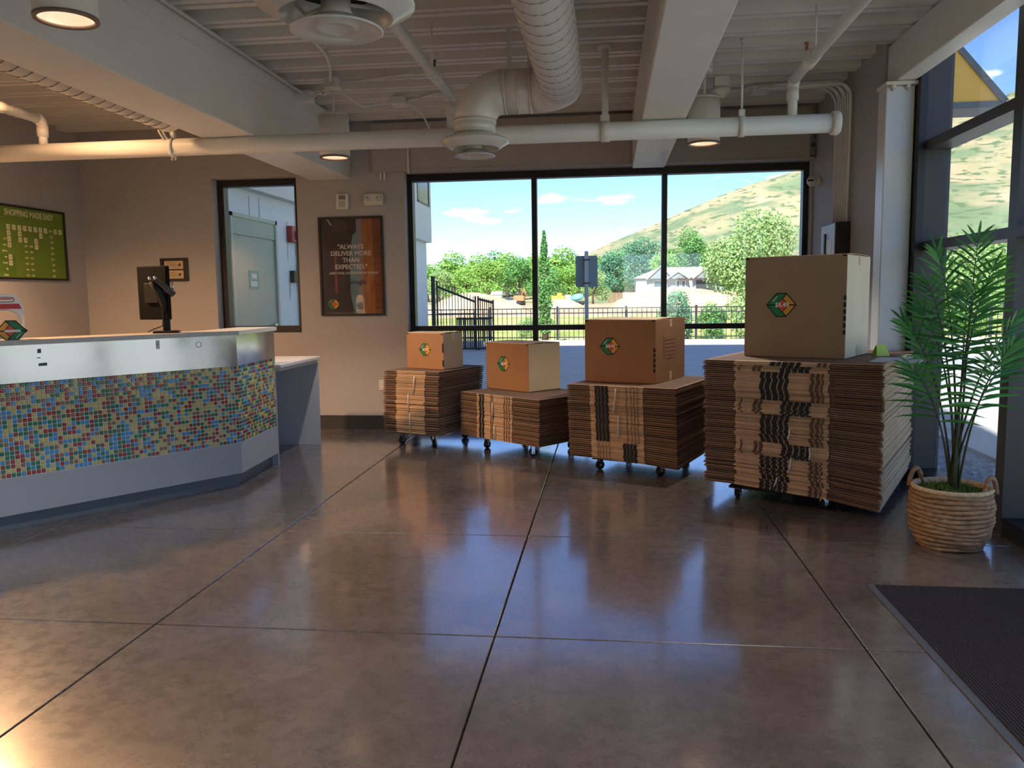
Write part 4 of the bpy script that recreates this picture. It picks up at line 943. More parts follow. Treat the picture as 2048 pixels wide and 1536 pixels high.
lgb = MB(); rr_ = lambda w_, h_, y_, mi: lgb.add([(w_ * math.copysign(abs(math.cos(R(a_))) ** .5, math.cos(R(a_))), y_, .248 + h_ * math.copysign(abs(math.sin(R(a_))) ** .5, math.sin(R(a_)))) for a_ in range(0, 360, 20)], [tuple(range(18))], mi)
rr_(.062, .017, -.0036, 0); rr_(.057, .0125, -.0040, 1); lgb.box(-.05, .05, -.0046, -.0042, .249, .257, 2)
lgb.build('brand_badge', [mat('packet_black', (.02, .02, .02), .4), M_wht, mat('packet_red', srgb(190, 36, 52), .4)], pc)
MB().tube([(0.090 * math.cos(R(15 * i)), -.006 - .012, .112 + .070 * math.sin(R(15 * i))) for i in range(25)], .006, 6).build('tape_roll_edge', M_whitepl, pc)
MB().cyl((0, -.02, .036), (0, .0, .036), .006, 10).build('peg', M_whitepl, pc)

# ================================================================== OUTSIDE
def gmat(name, c1, c2, sc=3.0, rough=.9, c3=None, s2=.15):
    m = bpy.data.materials.new(name); m.use_nodes = True; t = m.node_tree; b = t.nodes['Principled BSDF']; b.inputs['Roughness'].default_value = rough; b.inputs['Specular IOR Level'].default_value = .2
    ge = t.nodes.new('ShaderNodeNewGeometry'); n = t.nodes.new('ShaderNodeTexNoise'); n.inputs['Scale'].default_value = sc; n.inputs['Detail'].default_value = 8; n.inputs['Roughness'].default_value = .65; t.links.new(ge.outputs['Position'], n.inputs['Vector'])
    r = t.nodes.new('ShaderNodeValToRGB'); r.color_ramp.elements[0].position = .35; r.color_ramp.elements[1].position = .65; r.color_ramp.elements[0].color = c1; r.color_ramp.elements[1].color = c2; t.links.new(n.outputs['Fac'], r.inputs[0])
    last = r.outputs[0]
    if c3:
        n2 = t.nodes.new('ShaderNodeTexNoise'); n2.inputs['Scale'].default_value = s2; n2.inputs['Detail'].default_value = 6; t.links.new(ge.outputs['Position'], n2.inputs['Vector'])
        r2 = t.nodes.new('ShaderNodeValToRGB'); r2.color_ramp.elements[0].position = .46; r2.color_ramp.elements[1].position = .58; t.links.new(n2.outputs['Fac'], r2.inputs[0])
        mx_ = t.nodes.new('ShaderNodeMixRGB'); mx_.inputs[2].default_value = c3; t.links.new(r2.outputs[0], mx_.inputs[0]); t.links.new(last, mx_.inputs[1]); last = mx_.outputs[0]
    t.links.new(last, b.inputs['Base Color']); return m
M_grass = gmat('dry_grass', srgb(138, 150, 70), srgb(186, 186, 104), .9, c3=srgb(206, 190, 128), s2=.25)
M_dirt = gmat('dirt', srgb(176, 146, 116), srgb(212, 186, 154), .5)
M_asph = gmat('pale_drive', srgb(178, 176, 172), srgb(196, 193, 188), 2.0)
M_concr = gmat('outdoor_concrete', srgb(186, 182, 174), srgb(204, 200, 192), 1.5)
M_grav = gmat('gravel', srgb(92, 96, 104), srgb(190, 190, 188), 22, c3=srgb(140, 138, 134), s2=9)
struct('ground', MB().box(-400, 600, -60, 190, -.60, -.14), M_grass, 'grassy ground around the building')
struct('road', MB().box(-60, 120, 10.2, 24.6, -.5, -.07), M_asph, 'pale concrete drive behind the building')
struct('walkway', MB().box(-9, 60, 8.74, 10.2, -.5, -.05).box(3.35, 5.2, -12, 8.74, -.5, -.05).box(6.6, 60, -12, 8.74, -.5, -.065), M_concr, 'concrete walk around the building')
struct('kerb', MB().box(-60, 120, 24.6, 25.3, -.5, .04), mat('kerb_concrete', srgb(212, 206, 196), .85), 'pale concrete kerb before the fence')
struct('gravel_bed', MB().box(2.5, 3.35, -12, 8.74, -.5, -.075).box(5.2, 6.6, -12, 8.74, -.5, -.08), M_grav, 'gravel beds beside the storefront')
# loose gravel stones close to the glass
gs = MB(); rg = random.Random(4)
for i in range(1500):
    x, y = rg.uniform(2.52, 3.34), rg.uniform(4.2, 7.4); s_ = rg.uniform(.012, .028); z = -.075
    M = Matrix.Translation((x, y, z)) @ Matrix.Rotation(rg.uniform(0, 6), 4, 'Z') @ Matrix.Diagonal((s_, s_ * rg.uniform(.6, 1), s_ * .7, 1))
    gs.add([(1, 0, 0), (0, 1, 0), (-1, 0, 0), (0, -1, 0), (.2, .1, 1), (0, 0, -1)], [(0, 1, 4), (1, 2, 4), (2, 3, 4), (3, 0, 4)], 0, False, M)
tag(gs.build('gravel_stones', mat('stone_mix', srgb(150, 152, 156), .85, vary=.5, scale=12)), 'loose grey gravel outside the storefront glass', 'gravel', None, 'stuff')
dm = MB()
def mound(mb, cx, cy, rx, ry, h, z0=-.14, seed=1):
    r_ = random.Random(seed); n = 22; vs = []; fs = []
    for i in range(6):
        f = i / 5
        for k in range(n):
            a = 2 * math.pi * k / n; q = 1 - f; jit_ = 1 + .12 * math.sin(3 * a + seed) + .06 * r_.uniform(-1, 1)
            vs.append((cx + rx * q * jit_ * math.cos(a), cy + ry * q * jit_ * math.sin(a), z0 + h * (1 - q * q) * (1 + .05 * r_.uniform(-1, 1))))
    for i in range(5):
        for k in range(n): fs.append((i * n + k, i * n + (k + 1) % n, (i + 1) * n + (k + 1) % n, (i + 1) * n + k))
    mb.add(vs, fs, 0, True)
struct('dirt_lot', MB().box(-60, 60, 62, 165, -.4, -.05), M_dirt, 'bare dirt building lot beyond the field')
for k, (lb, cx, cy, rx, ry, h) in enumerate((('long pale dirt bank behind the tall fence', -13.5, 80, 5.5, 3, 2.0), ('broad dirt mound below the house', 10, 110, 11, 6, 2.3), ('reddish dirt pile right of the road sign', 3.4, 92, 3.6, 3, 1.6), ('low dirt heap between the columnar tree and the truck', -6.0, 105, 3.5, 3, 1.3))):
    mb = MB(); mound(mb, cx, cy, rx, ry, h, seed=k + 1); tag(mb.build('dirt_mound', M_dirt), lb, 'dirt mound')
# mountain
RID = [(-600, 30), (-300, 18), (-120, 10), (-60, 12), (-38, 17), (-18, 25), (9, 36), (35, 46.5), (61, 57), (86, 66), (114, 73), (160, 88), (219, 108), (256, 126), (330, 160), (460, 190), (700, 210)]
def ridge(x):
    if x <= RID[0][0]: return RID[0][1]
    for (x0, h0), (x1, h1) in zip(RID, RID[1:]):
        if x0 <= x <= x1: return h0 + (h1 - h0) * (x - x0) / (x1 - x0)
    return RID[-1][1]
def terrain():
    from mathutils import noise
    mb = MB(); nx, ny = 110, 44; vs = []
    for j in range(ny + 1):
        v = j / ny; y = 168 + 360 * v
        for i in range(nx + 1):
            x = -600 + 1300 * i / nx
            sc_ = y / 500
            h = ridge(x / sc_ if y < 500 else x) * max(0, min(1, (y - 175) / 320)) ** 1.15
            h += (noise.fractal(Vector((x * .012, y * .012, 3)), 1, 2, 5)) * 7 * min(1, v * 2) * (.3 + ridge(x) / 120) * (1 - .75 * (v > .9))
            vs.append((x, y, h - .2 if y < 500 else h - (y - 500) * .6))
    fs = []
    for j in range(ny):
        for i in range(nx):
            a = j * (nx + 1) + i; fs.append((a, a + 1, a + nx + 2, a + nx + 1))
    mb.add(vs, fs, 0, True); return mb
def hill_mat():
    m = gmat('hillside', srgb(156, 152, 112), srgb(190, 166, 134), .05, c3=srgb(124, 138, 102), s2=.035); t = m.node_tree
    ge = [n for n in t.nodes if n.type == 'NEW_GEOMETRY'][0]; mp = t.nodes.new('ShaderNodeMapping'); mp.inputs['Scale'].default_value = (1, .3, 1.6)
    for l in list(t.links):
        if l.from_node == ge: t.links.new(mp.outputs[0], l.to_socket)
    t.links.new(ge.outputs['Position'], mp.inputs[0])
    n3 = t.nodes.new('ShaderNodeTexNoise'); n3.inputs['Scale'].default_value = .28; n3.inputs['Detail'].default_value = 4; t.links.new(mp.outputs[0], n3.inputs['Vector'])
    r3 = t.nodes.new('ShaderNodeValToRGB'); r3.color_ramp.elements[0].position = .56; r3.color_ramp.elements[1].position = .62; t.links.new(n3.outputs['Fac'], r3.inputs[0])
    b = t.nodes['Principled BSDF']; mx_ = t.nodes.new('ShaderNodeMixRGB'); mx_.inputs[2].default_value = srgb(104, 120, 84); t.links.new(b.inputs['Base Color'].links[0].from_socket, mx_.inputs[1]); t.links.new(r3.outputs[0], mx_.inputs[0]); t.links.new(mx_.outputs[0], b.inputs['Base Color'])
    return m
M_hill = hill_mat()
struct('mountain', terrain(), M_hill, 'dry green and tan mountain slope on the horizon')
# vegetation
LEAF = [mat('leaf_bright', srgb(140, 182, 84), .7, vary=.3, scale=1.2), mat('leaf_mid', srgb(104, 154, 80), .7, vary=.3, scale=1.2), mat('leaf_blue', srgb(100, 150, 116), .7, vary=.3, scale=1.2), mat('leaf_olive', srgb(150, 178, 112), .7, vary=.3, scale=1.2)]
M_bark = mat('bark', srgb(96, 78, 62), .9)
def foliage(rx, rz, n, leaf, seed, lumps=7, col=False):
    r_ = random.Random(seed); mb = MB(); L_ = []
    for k in range(lumps):
        a = r_.uniform(0, 6.28); q = r_.uniform(.15, .62); z = r_.uniform(-.6, .62); L_.append((Vector((q * math.cos(a) * (1 - .4 * max(0, z)), q * math.sin(a) * (1 - .4 * max(0, z)), z)), r_.uniform(.30, .46)))
    L_.append((Vector((0, 0, .1)), .62)); L_.append((Vector((0, 0, .55)), .42))
    if col: L_ = [(Vector((.18 * math.sin(k * 2), .18 * math.cos(k * 2), -1 + 2 * k / 11)), .62 * (1 - (k / 11) ** 3 * .75)) for k in range(12)]
    for i in range(n if col else 0):
        z = r_.uniform(-1, 1); f = (z + 1) / 2; rad = (1 - f ** 2.6 * .88) * (.72 + .28 * math.sin(z * 17 + seed) * r_.random()); a = r_.uniform(0, 6.283); q = rad * math.sqrt(r_.uniform(.25, 1))
        p = Vector((rx * q * math.cos(a), rx * q * math.sin(a), rz * z)); u = Vector((r_.gauss(0, 1), r_.gauss(0, 1), r_.gauss(0, .8))).normalized() * leaf; v = u.cross(Vector((r_.gauss(0, 1), r_.gauss(0, 1), r_.gauss(0, 1)))).normalized() * leaf * .7
        mb.add([p - u, p + v * .8, p + u, p - v * .8], [(0, 1, 2, 3)])
    for i in range(0 if col else n):
        c, rad = r_.choice(L_)
        d = Vector((r_.gauss(0, 1), r_.gauss(0, 1), r_.gauss(0, 1))).normalized() * rad * r_.uniform(.6, 1.05)
        if col: d.z *= .35
        p = c + d; p = Vector((p.x * rx, p.y * rx, p.z * rz))
        u = Vector((r_.gauss(0, 1), r_.gauss(0, 1), r_.gauss(0, .6))).normalized() * leaf; v = u.cross(Vector((r_.gauss(0, 1), r_.gauss(0, 1), r_.gauss(0, 1)))).normalized() * leaf * .7
        mb.add([p - u, p + v * .8, p + u, p - v * .8], [(0, 1, 2, 3)])
    me = bpy.data.meshes.new('foliage'); me.from_pydata(mb.v, [], mb.f); me.update(); return me
FOL = {}
def tree(name, label, cat, x, y, zb, zt, wd, kind, n=2600, leaf=.12, group=None, trunk=True, seed=1, col=False, share=None):
    t = thing(name, label, cat, (x, y, zb), random.Random(seed).uniform(0, 6), group)
    h = zt - zb; rz = h * (.5 if not trunk else .44) * (1 if trunk else 1.1)
    key = share or (name, seed)
    if key not in FOL: FOL[key] = foliage(wd / 2 * 1.1, rz * 1.02, n, leaf, seed, col=True) if col else foliage(1.0, 1.0, n, leaf, seed)
    me = FOL[key]
    if not me.materials: me.materials.append(LEAF[kind])
    f = link('foliage', me, t, (0, 0, h - rz - (0 if trunk else .12 * h))); f.scale = (1, 1, 1) if col else (wd / 2 * 1.12, wd / 2 * 1.12, rz * 1.04); tag(f, None, None, None, 'stuff')
    if trunk:
        tm = MB(); tr_ = .035 * h
        tm.tube([(0, 0, -.1), (.02 * h, 0, h * .3), (0, .01 * h, h * .62)], [tr_, tr_ * .7, tr_ * .3], 8)
        for k in range(4):
            a = 1.57 * k + seed; tm.tube([(0, 0, h * (.25 + .07 * k)), (wd * .16 * math.cos(a), wd * .16 * math.sin(a), h * (.45 + .07 * k)), (wd * .28 * math.cos(a), wd * .28 * math.sin(a), h * (.55 + .08 * k))], [tr_ * .45, tr_ * .3, tr_ * .12], 6)
        tm.build('trunk', M_bark, t)
    return t
tree('leafy_tree', 'tall bright tree filling the right bay of the wide window', 'tree', 8.75, 50, -.14, 7.3, 6.2, 3, 17000, .026, seed=11, trunk=False)
tree('leafy_tree', 'dense green tree rising left of the tall bright tree', 'tree', 18.7, 190, .4, 16.6, 12.5, 1, 7000, .036, seed=12)
tree('leafy_tree', 'low bright round tree above the house roof', 'tree', 12.6, 181, .3, 10.9, 8.0, 0, 5000, .042, seed=16)
tree('leafy_tree', 'bluish tree just left of the second mullion', 'tree', 8.2, 193, .4, 15.0, 12.5, 2, 7000, .036, seed=13)
tree('leafy_tree', 'pale blue green tree right of the road sign', 'tree', 1.4, 186, .2, 11.6, 11.0, 2, 6000, .038, seed=14)
tree('columnar_tree', 'narrow columnar tree beside the first window mullion', 'tree', -1.97, 25.6, -.14, 3.42, .56, 1, 3600, .045, seed=15, col=True)
for k, (x, y, zt, wd, kd, lb) in enumerate(((-31.5, 150, 6.6, 7, 3, 'rounded tree farthest left in the belt, over the tall fence post'), (-27.5, 158, 7.2, 8.5, 0, 'broad bright tree behind the tall picket fence'), (-22.6, 152, 8.4, 9, 0, 'big bright tree behind the small shed'), (-17.6, 162, 9.6, 8.5, 1, 'dark green tree right of the small shed'), (-11.6, 150, 7.0, 8, 1, 'green tree behind the columnar tree'), (-7.2, 155, 7.4, 8.5, 0, 'bright rounded tree left of the road sign'), (-2.6, 150, 6.4, 6.5, 3, 'olive tree hidden partly by the road sign'))):
    tree('leafy_tree', lb, 'tree', x, y, -.1, zt, wd, kd, 5000, .042, seed=20 + k)
rb_ = random.Random(31)
for k in range(40):
    x = -66 + k * 2.3 + rb_.uniform(-.6, .6); y = (200, 216, 232)[k % 3] + rb_.uniform(-3, 3); s_ = k % 3
    tree('distant_tree', '%s tree from the left along the far wooded rise on the skyline' % ordinal(k + 1), 'tree', x, y, .6, 1.0 + rb_.uniform(10.0, 13.5) * (.70 + .30 * min(1, (x + 66) / 40)), rb_.uniform(10, 13), s_, 2000, .055, 'trees of the far wooded rise', seed=40 + s_, share=('far', s_))
for k, (x, y, zt, wd, kd, lb, cat) in enumerate(((2.3, 27.6, 1.8, 1.7, 2, 'blue green bush in front of the fence left of the big display box', 'bush'), (3.55, 28.6, 1.3, 1.4, 1, 'low green bush hard against the fence', 'bush'), (4.95, 27.7, 1.98, 1.9, 3, 'loose olive bush beside the biggest display box', 'bush'), (.95, 29.5, .72, .8, 0, 'small shrub behind the fence right of the sign post', 'bush'), (-2.9, 30, .8, .9, 3, 'small pale shrub in the field', 'bush'))):
    tree('bush', lb, cat, x, y, -.14, zt, wd, kd, 4500, .05, seed=60 + k, trunk=False)
for k, (x, y, zt, wd, kd, lb) in enumerate(((15.3, 38, 3.9, 4.4, 3, 'green tree seen through the storefront left of the palm top'), (20.0, 43, 4.2, 4.8, 0, 'tree seen through the storefront behind the palm top'), (25.2, 46, 3.8, 4.6, 3, 'olive tree at the right edge of the storefront bay'), (12.5, 30, 1.2, 2.4, 0, 'low hedge shrub beyond the storefront walk'), (15.8, 31, 1.1, 2.6, 0, 'low shrub beyond the palm fronds'))):
    tree('leafy_tree' if zt > 2 else 'bush', lb, 'tree' if zt > 2 else 'bush', x, y, -.14, zt, wd, kd, 5000, .045, seed=70 + k, trunk=zt > 2)
# fences
M_iron = mat('black_iron', (.02, .024, .03), .5)
def fence(name, label, p0, p1, h, zb, n_posts, step, rails, pr=.012, postr=.035, over=.0, gate=False):
    t = thing(name, label, 'fence', (p0[0], p0[1], zb)); D = Vector((p1[0] - p0[0], p1[1] - p0[1], 0)); ln = D.length; t.rotation_euler[2] = math.atan2(D.y, D.x)
    for i in range(n_posts + 1):
        x = ln * i / n_posts; MB().box(x - postr, x + postr, -postr, postr, 0, h + .06).build('post', M_iron, t)
    for z in rails: MB().box(0, ln, -.016, .016, z - .016, z + .016).build('rail', M_iron, t)
    pk = MB(); x = step
    while x < ln: pk.box(x - pr, x + pr, -pr, pr, .06, h + over); x += step
    tag(pk.build('pickets', M_iron, t), 'thin upright pickets', None, None, 'stuff')
    return t
fence('iron_fence', 'low black picket fence across the field', (-8.2, 26.2), (16, 26.2), 1.16, -.14, 11, .155, (1.15, 1.0, .22), .010)
def raked(name, label, x0, x1, y, zt0, zt1, zb, step, pr, rail_drop, extra=()):
    t = thing(name, label, 'gate', (x0, y, zb)); ln = x1 - x0; h0, h1 = zt0 - zb, zt1 - zb
    hh = lambda x: h0 + (h1 - h0) * x / ln
    for x in (0, ln): MB().box(x - .022, x + .022, -.022, .022, 0, hh(x) + .02).build('post', M_iron, t)
    MB().add([(0, -.025, h0 - rail_drop - .03), (ln, -.025, h1 - rail_drop - .03), (ln, .025, h1 - rail_drop - .03), (0, .025, h0 - rail_drop - .03), (0, -.025, h0 - rail_drop + .03), (ln, -.025, h1 - rail_drop + .03), (ln, .025, h1 - rail_drop + .03), (0, .025, h0 - rail_drop + .03)], [(0, 3, 2, 1), (4, 5, 6, 7), (0, 1, 5, 4), (1, 2, 6, 5), (2, 3, 7, 6), (3, 0, 4, 7)]).build('rail', M_iron, t)
    for z in extra: MB().box(0, ln, -.02, .02, z - .02, z + .02).build('rail', M_iron, t)
    pk = MB(); x = step
    while x < ln - .02: pk.box(x - pr, x + pr, -pr, pr, .05, hh(x)); x += step
    tag(pk.build('pickets', M_iron, t), 'thin upright pickets', None, None, 'stuff'); return t
raked('iron_gate', 'dark picket gate with a sloping top beside the white wing', -4.74, -3.66, 22.4, 1.86, 1.42, -.07, .085, .009, .14, (.35, 1.02))
raked('iron_gate', 'lower closely barred gate leaf right of the sloping gate', -3.58, -3.16, 22.4, 1.42, 1.31, -.07, .06, .012, .06, (.35, .9))
for k in range(9):
    pass
dg_ = thing('gate_screen', 'dense dark barred screen at the foot of the sloping gate', 'gate', (-4.16, 22.25, -.07)); dm_ = MB()
for k in range(16): dm_.box(k * .06 - .017, k * .06 + .017, -.012, .012, .03, .93)
tag(dm_.build('bars', M_iron, dg_), None, None, None, 'stuff'); MB().box(-.02, .94, -.02, .02, .86, .91).build('top_rail', M_iron, dg_); MB().box(-.02, .94, -.02, .02, .03, .08).build('bottom_rail', M_iron, dg_)
fp = MB().box(-.05, .05, -.05, .05, -.1, 1.98).box(-.06, .06, -.06, .06, 1.98, 2.01).build('gate_post', M_iron, None, (-4.87, 22.5, 0)); tag(fp, 'thick dark gate post beside the white wing', 'post')
# road sign seen from behind
rs = thing('road_sign', 'grey back of a road sign on a steel post outside', 'sign', (-.287, 11.4, -.07))
MB().box(-.026, .026, -.02, .02, 0, 2.09).build('post', mat('galvanised', srgb(206, 212, 222), .5), rs)
sg = []
for cx, cz, a0 in ((.125, 2.0, 0), (-.125, 2.0, 90), (-.125, 1.62, 180), (.125, 1.62, 270)):
    for k in range(4): a = R(a0 + 30 * k); sg.append((cx + .027 * math.cos(a), cz + .027 * math.sin(a)))
nS = len(sg)
MB().add([(x, .021, z) for x, z in sg] + [(x, .025, z) for x, z in sg], [tuple(range(nS)), tuple(range(2 * nS - 1, nS - 1, -1))] + [(i, nS + i, nS + (i + 1) % nS, (i + 1) % nS) for i in range(nS)]).build('sign_plate', mat('sign_back', srgb(140, 164, 176), .5), rs)
for z in (1.97, 1.65): MB().box(-.05, .05, -.022, .021, z - .012, z + .012).build('bracket', mat('bracket_grey', srgb(90, 96, 104), .5), rs)
# white wing with the service door
wg = thing('building_wing', 'white sided building wing with service doors outside the narrow window', 'building', (-4.75, 8.72, -.1))
M_side = mat('white_siding', srgb(214, 218, 216), .6, vary=.03, scale=1.5)
MB().box(-3.0, 0, 0, 12.5, 0, 2.95).build('lower_wall', M_side, wg)
MB().box(-3.0, .15, 0, 12.5, 2.95, 6.4).build('upper_wall', mat('upper_siding', srgb(206, 208, 200), .6, vary=.03), wg)
MB().box(.15, .152, 11.0, 12.2, 3.9, 5.9).build('upper_window', mat('window_dark', (.05, .07, .09), .1), wg)
MB().box(.15, .165, 12.2, 12.26, 3.85, 5.95).box(.15, .165, 10.94, 11.0, 3.85, 5.95).box(.15, .165, 10.94, 12.26, 3.85, 3.9).build('upper_window_frame', M_bronze, wg)
sj = random.Random(8)
jm = mat('siding_joint', srgb(150, 156, 156), .8)
for k in range(24):
    y = .5 + (k // 2) * .32 + sj.uniform(-.03, .03); z = 1.25 + sj.uniform(0, .55) + (k % 2) * .8
    if 1.0 < y < 2.75 and z < 2.5: y += 1.9
    MB().box(0, .004, y - .006, y + .006, z, min(2.9, z + .34)).build('siding_joint', jm, wg)
M_door = mat('door_sage', srgb(154, 168, 150), .5, vary=.02)
def sdoor(y0, y1, ztop, sign):
    d = bpy.data.objects.new('service_door', None); COL.objects.link(d); d.parent = wg; d.location = (0, y0, .1)
    MB().box(0, .02, 0, y1 - y0, .02, ztop - .28).build('leaf', M_door, d)
    MB().box(0, .035, 0, y1 - y0, ztop - .27, ztop - .05).build('head_panel', M_door, d)
    MB().box(0, .05, -.06, 0, 0, ztop).box(0, .05, y1 - y0, y1 - y0 + .06, 0, ztop).box(0, .05, -.06, y1 - y0 + .06, ztop - .05, ztop).build('door_frame', mat('door_frame_sage', srgb(168, 178, 164), .5), d)
    for z in (.9, 1.85): MB().cyl((.028, .02, z), (.028, .02, z + .16), .012, 8).build('hinge', M_bronze, d)
    MB().cyl((.02, y1 - y0 - .12, 1.05), (.09, y1 - y0 - .12, 1.05), .02, 10).box(.07, .09, y1 - y0 - .24, y1 - y0 - .1, 1.035, 1.065).build('lever_handle', M_chrome, d)
    if sign:
        s = MB().box(.021, .026, .46, .76, 1.55, 1.80).build('door_sign', mat('sign_teal', srgb(64, 150, 140), .5), d)
        text('lettering', 'FIRE', .09, M_wht, s, frame_mat((.0268, .61, 1.72), (0, 1, 0), (1, 0, 0))); text('lettering', 'RISER', .09, M_wht, s, frame_mat((.0268, .61, 1.62), (0, 1, 0), (1, 0, 0)))
sdoor(1.17, 2.50, 2.52, True)
sdoor(3.42, 4.6, 2.45, False)
ba = MB().cbox(0, .09, 3.02, 3.30, 2.36, 2.60, .012).build('fire_bell', mat('alarm_red', srgb(150, 30, 36), .4), wg)
MB().cbox(.09, .13, 3.16, 3.27, 2.40, 2.54, .01).build('bell_lens', M_wht, ba)
cr = MB().cbox(0, .07, 3.08, 3.26, 1.76, 1.94, .006).build('card_reader', M_blackpl, wg)
MB().cyl((.03, 3.34, 1.85), (.08, 3.34, 1.85), .05, 14).build('reader_bell', M_chrome, cr)
# house on the rise
hs = thing('house', 'grey gabled house with a dark garage on the far rise', 'house', (14.2, 165, 2.0), R(0))
M_hw = mat('house_wall', srgb(150, 154, 160), .7); M_hr = mat('house_roof', srgb(176, 166, 160), .8, vary=.1, scale=2); M_ht = mat('house_trim', srgb(226, 226, 222), .6)
struct('house_knoll', MB().prism([(3, 158), (34, 158), (38, 176), (0, 176)], -.2, 2.0), M_dirt, 'raised dirt pad under the far house')
MB().box(-8.6, 8.4, -3, 5, 0, 2.7).build('walls', M_hw, hs)
MB().box(-8.6, -5.2, -3.25, -3, 0, 1.5).build('retaining_wall', M_ht, hs)
rf = MB(); rf.add([(-9.2, -3.6, 2.7), (9, -3.6, 2.7), (9, 5.6, 2.7), (-9.2, 5.6, 2.7), (-3.8, 1, 4.9), (5.4, 1, 4.9)], [(0, 1, 5, 4), (1, 2, 5), (2, 3, 4, 5), (3, 0, 4), (0, 3, 2, 1)]); rf.build('roof', M_hr, hs)
for x0, x1, zt, yy in ((-6.2, -1.6, 4.9, -4.1), (-2.3, 1.2, 3.9, -4.5), (2.6, 7.0, 4.5, -4.4), (4.5, 8.8, 5.0, -3.8)):
    g_ = MB(); xm = (x0 + x1) / 2
    g_.add([(x0, yy, 2.6), (x1, yy, 2.6), (xm, yy, zt - .15), (x0, yy + .1, 2.6), (x1, yy + .1, 2.6), (xm, yy + .1, zt - .15)], [(0, 1, 2), (5, 4, 3), (0, 3, 4, 1), (1, 4, 5, 2), (2, 5, 3, 0)]); gb = g_.build('gable', mat('gable_grey', srgb(120, 124, 130), .7), hs)
    e_ = MB(); e_.add([(x0 - .4, yy - .3, 2.5), (xm, yy - .3, zt), (xm, 1.2, zt), (x0 - .4, 1.2, 2.5)], [(0, 1, 2, 3)]).add([(x1 + .4, yy - .3, 2.5), (xm, yy - .3, zt), (xm, 1.2, zt), (x1 + .4, 1.2, 2.5)], [(3, 2, 1, 0)]); e_.build('gable_roof', M_hr, gb)
    e_ = MB(); e_.tube([(x0 - .4, yy - .32, 2.5), (xm, yy - .32, zt), (x1 + .4, yy - .32, 2.5)], .12, 4, smooth=False); e_.build('bargeboard', M_ht, gb)
for x0, x1 in ((-5.2, -3.6), (-.9, -.1), (.2, 1.0)):
    wn = MB().box(x0, x1, -3.06, -3.0, .9, 2.2).build('window', M_ht, hs); MB().box(x0 + .12, x1 - .12, -3.08, -3.06, 1.0, 2.1).build('pane', mat('far_glass', (.06, .09, .12), .1), wn)
MB().box(3.0, 6.6, -3.08, -3.0, 0, 2.2).build('garage_door', mat('garage_dark', (.03, .035, .045), .6), hs)
# shed and machines on the building lot
shd = thing('shed', 'tiny pale shed with a tan roof on the dirt lot', 'shed', (-19.3, 142, -.05))
MB().box(-.9, .9, -.8, .8, 0, 1.9).build('walls', mat('shed_wall', srgb(196, 204, 204), .7), shd); MB().add([(-1.1, -1, 1.9), (1.1, -1, 1.9), (1.1, 1, 1.9), (-1.1, 1, 1.9), (-.9, 0, 2.5), (.9, 0, 2.5)], [(0, 1, 5, 4), (1, 2, 5), (2, 3, 4, 5), (3, 0, 4), (0, 3, 2, 1)]).build('roof', mat('shed_roof', srgb(206, 180, 158), .8), shd); MB().box(-.45, .4, -.83, -.8, 0, 1.5).build('door', mat('shed_door', srgb(176, 186, 190), .7), shd)
tk = thing('mixer_truck', 'turquoise mixer truck parked on the dirt lot left of the sign post', 'truck', (-4.75, 130, -.05))
tq = mat('turquoise_paint', srgb(120, 205, 205), .5)
MB().tube([(-1.0, 0, 1.15), (-.5, 0, 1.2), (.3, 0, 1.35), (.95, 0, 1.5)], [.3, .52, .55, .3], 14).build('mixer_drum', tq, tk)
MB().cbox(-1.9, -1.05, -.6, .6, .5, 1.7, .1).build('cab', M_ht, tk); MB().box(-1.9, 1.2, -.5, .5, .45, .65).build('chassis', M_bronze, tk)
for x in (-1.5, .2, .8): MB().tube([(x, -.62, .35), (x, .62, .35)], .35, 12).build('wheel', M_rubber, tk)
ym = thing('loader', 'yellow earth mover behind the low dirt heap', 'machine', (-8.4, 141, -.09))
yl = mat('machine_yellow', srgb(232, 176, 62), .5)
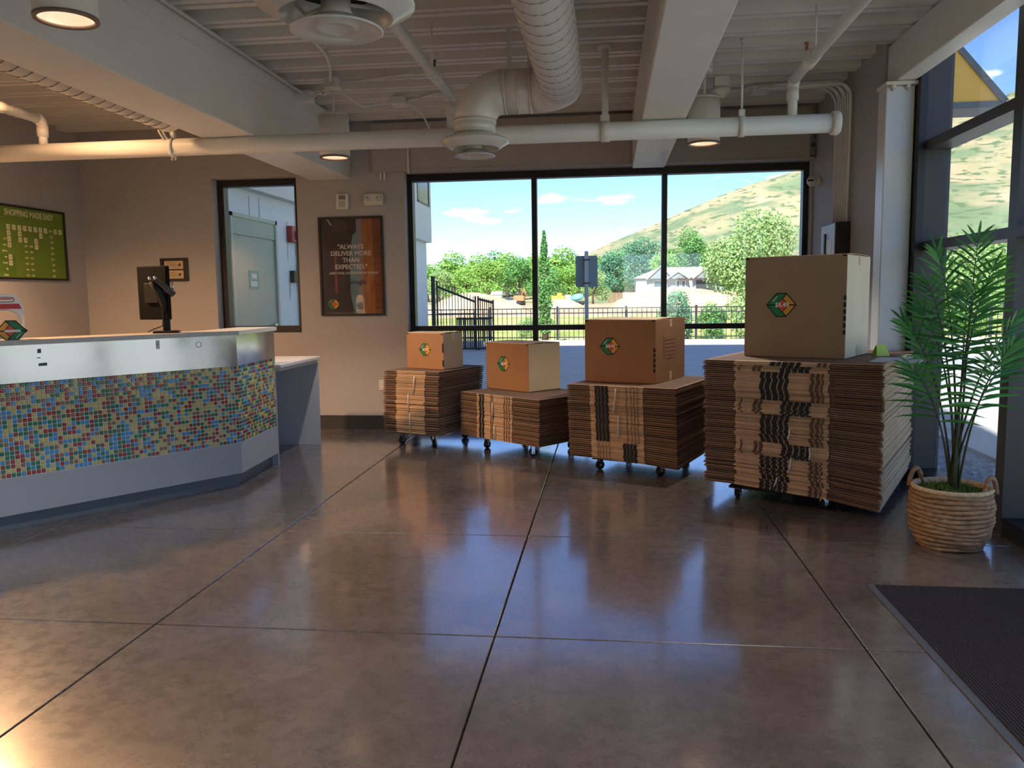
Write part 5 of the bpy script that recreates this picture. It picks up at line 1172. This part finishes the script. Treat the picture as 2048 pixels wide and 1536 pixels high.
MB().cbox(-1.3, 1.1, -.6, .6, .6, 1.6, .15).build('body', yl, ym); MB().cbox(-.2, .6, -.5, .5, 1.6, 2.1, .08).build('cab', yl, ym); MB().tube([(-1.5, 0, .5), (1.2, 0, .5)], .42, 10).build('track', M_rubber, ym); MB().tube([(1.0, 0, 1.2), (1.6, 0, 1.4), (2.0, 0, .7)], .14, 8).build('arm', yl, ym)
mx2 = thing('loader', 'orange excavator left of the first window mullion', 'machine', (-15.2, 140, -.05)); og = mat('machine_orange', srgb(206, 128, 84), .5)
MB().cbox(-.9, .9, -.6, .6, .7, 1.7, .12).build('body', og, mx2); MB().tube([(.4, 0, 1.5), (.9, 0, 3.0), (1.3, 0, 1.6)], .14, 8).build('arm', og, mx2); MB().tube([(-1.1, 0, .4), (1.1, 0, .4)], .4, 10).build('track', M_rubber, mx2)
cv = thing('parked_car', 'small silver vehicle on the dirt lot right of the shed', 'car', (-16.6, 138, -.05)); MB().cbox(-1.2, 1.2, -.7, .7, .3, .9, .12).build('body', mat('car_silver', srgb(190, 204, 214), .3), cv); MB().cbox(-.7, .6, -.6, .6, .9, 1.35, .15).build('cabin', mat('car_glass', (.05, .07, .09), .2), cv)
for x in (-.7, .7): MB().tube([(x, -.72, .3), (x, .72, .3)], .3, 12).build('wheel', M_rubber, cv)
# ochre gable seen through the upper storefront pane
yb = thing('ochre_canopy', 'ochre triangular canopy end jutting from the building corner above the storefront', 'canopy', (2.5, 8.25, 3.10))
MB().add([(0, 0, .06), (1.15, 0, .06), (0, 0, 1.40), (0, .4, .06), (1.15, .4, .06), (0, .4, 1.40)], [(0, 1, 2), (5, 4, 3), (0, 3, 4, 1), (2, 5, 3, 0)]).build('fin', mat('ochre_panel', srgb(226, 176, 82), .7), yb)
MB().box(0, 1.19, -.01, .41, 0, .06).build('soffit_trim', mat('trim_grey', srgb(96, 100, 106), .6), yb)
MB().add([(1.15, -.02, .04), (1.21, -.02, .06), (0, -.02, 1.47), (0, -.02, 1.40), (1.15, .42, .04), (1.21, .42, .06), (0, .42, 1.47), (0, .42, 1.40)], [(0, 1, 2, 3), (7, 6, 5, 4), (1, 5, 6, 2), (0, 4, 5, 1), (3, 2, 6, 7)]).build('roof_edge', mat('trim_grey', srgb(96, 100, 106), .6), yb)
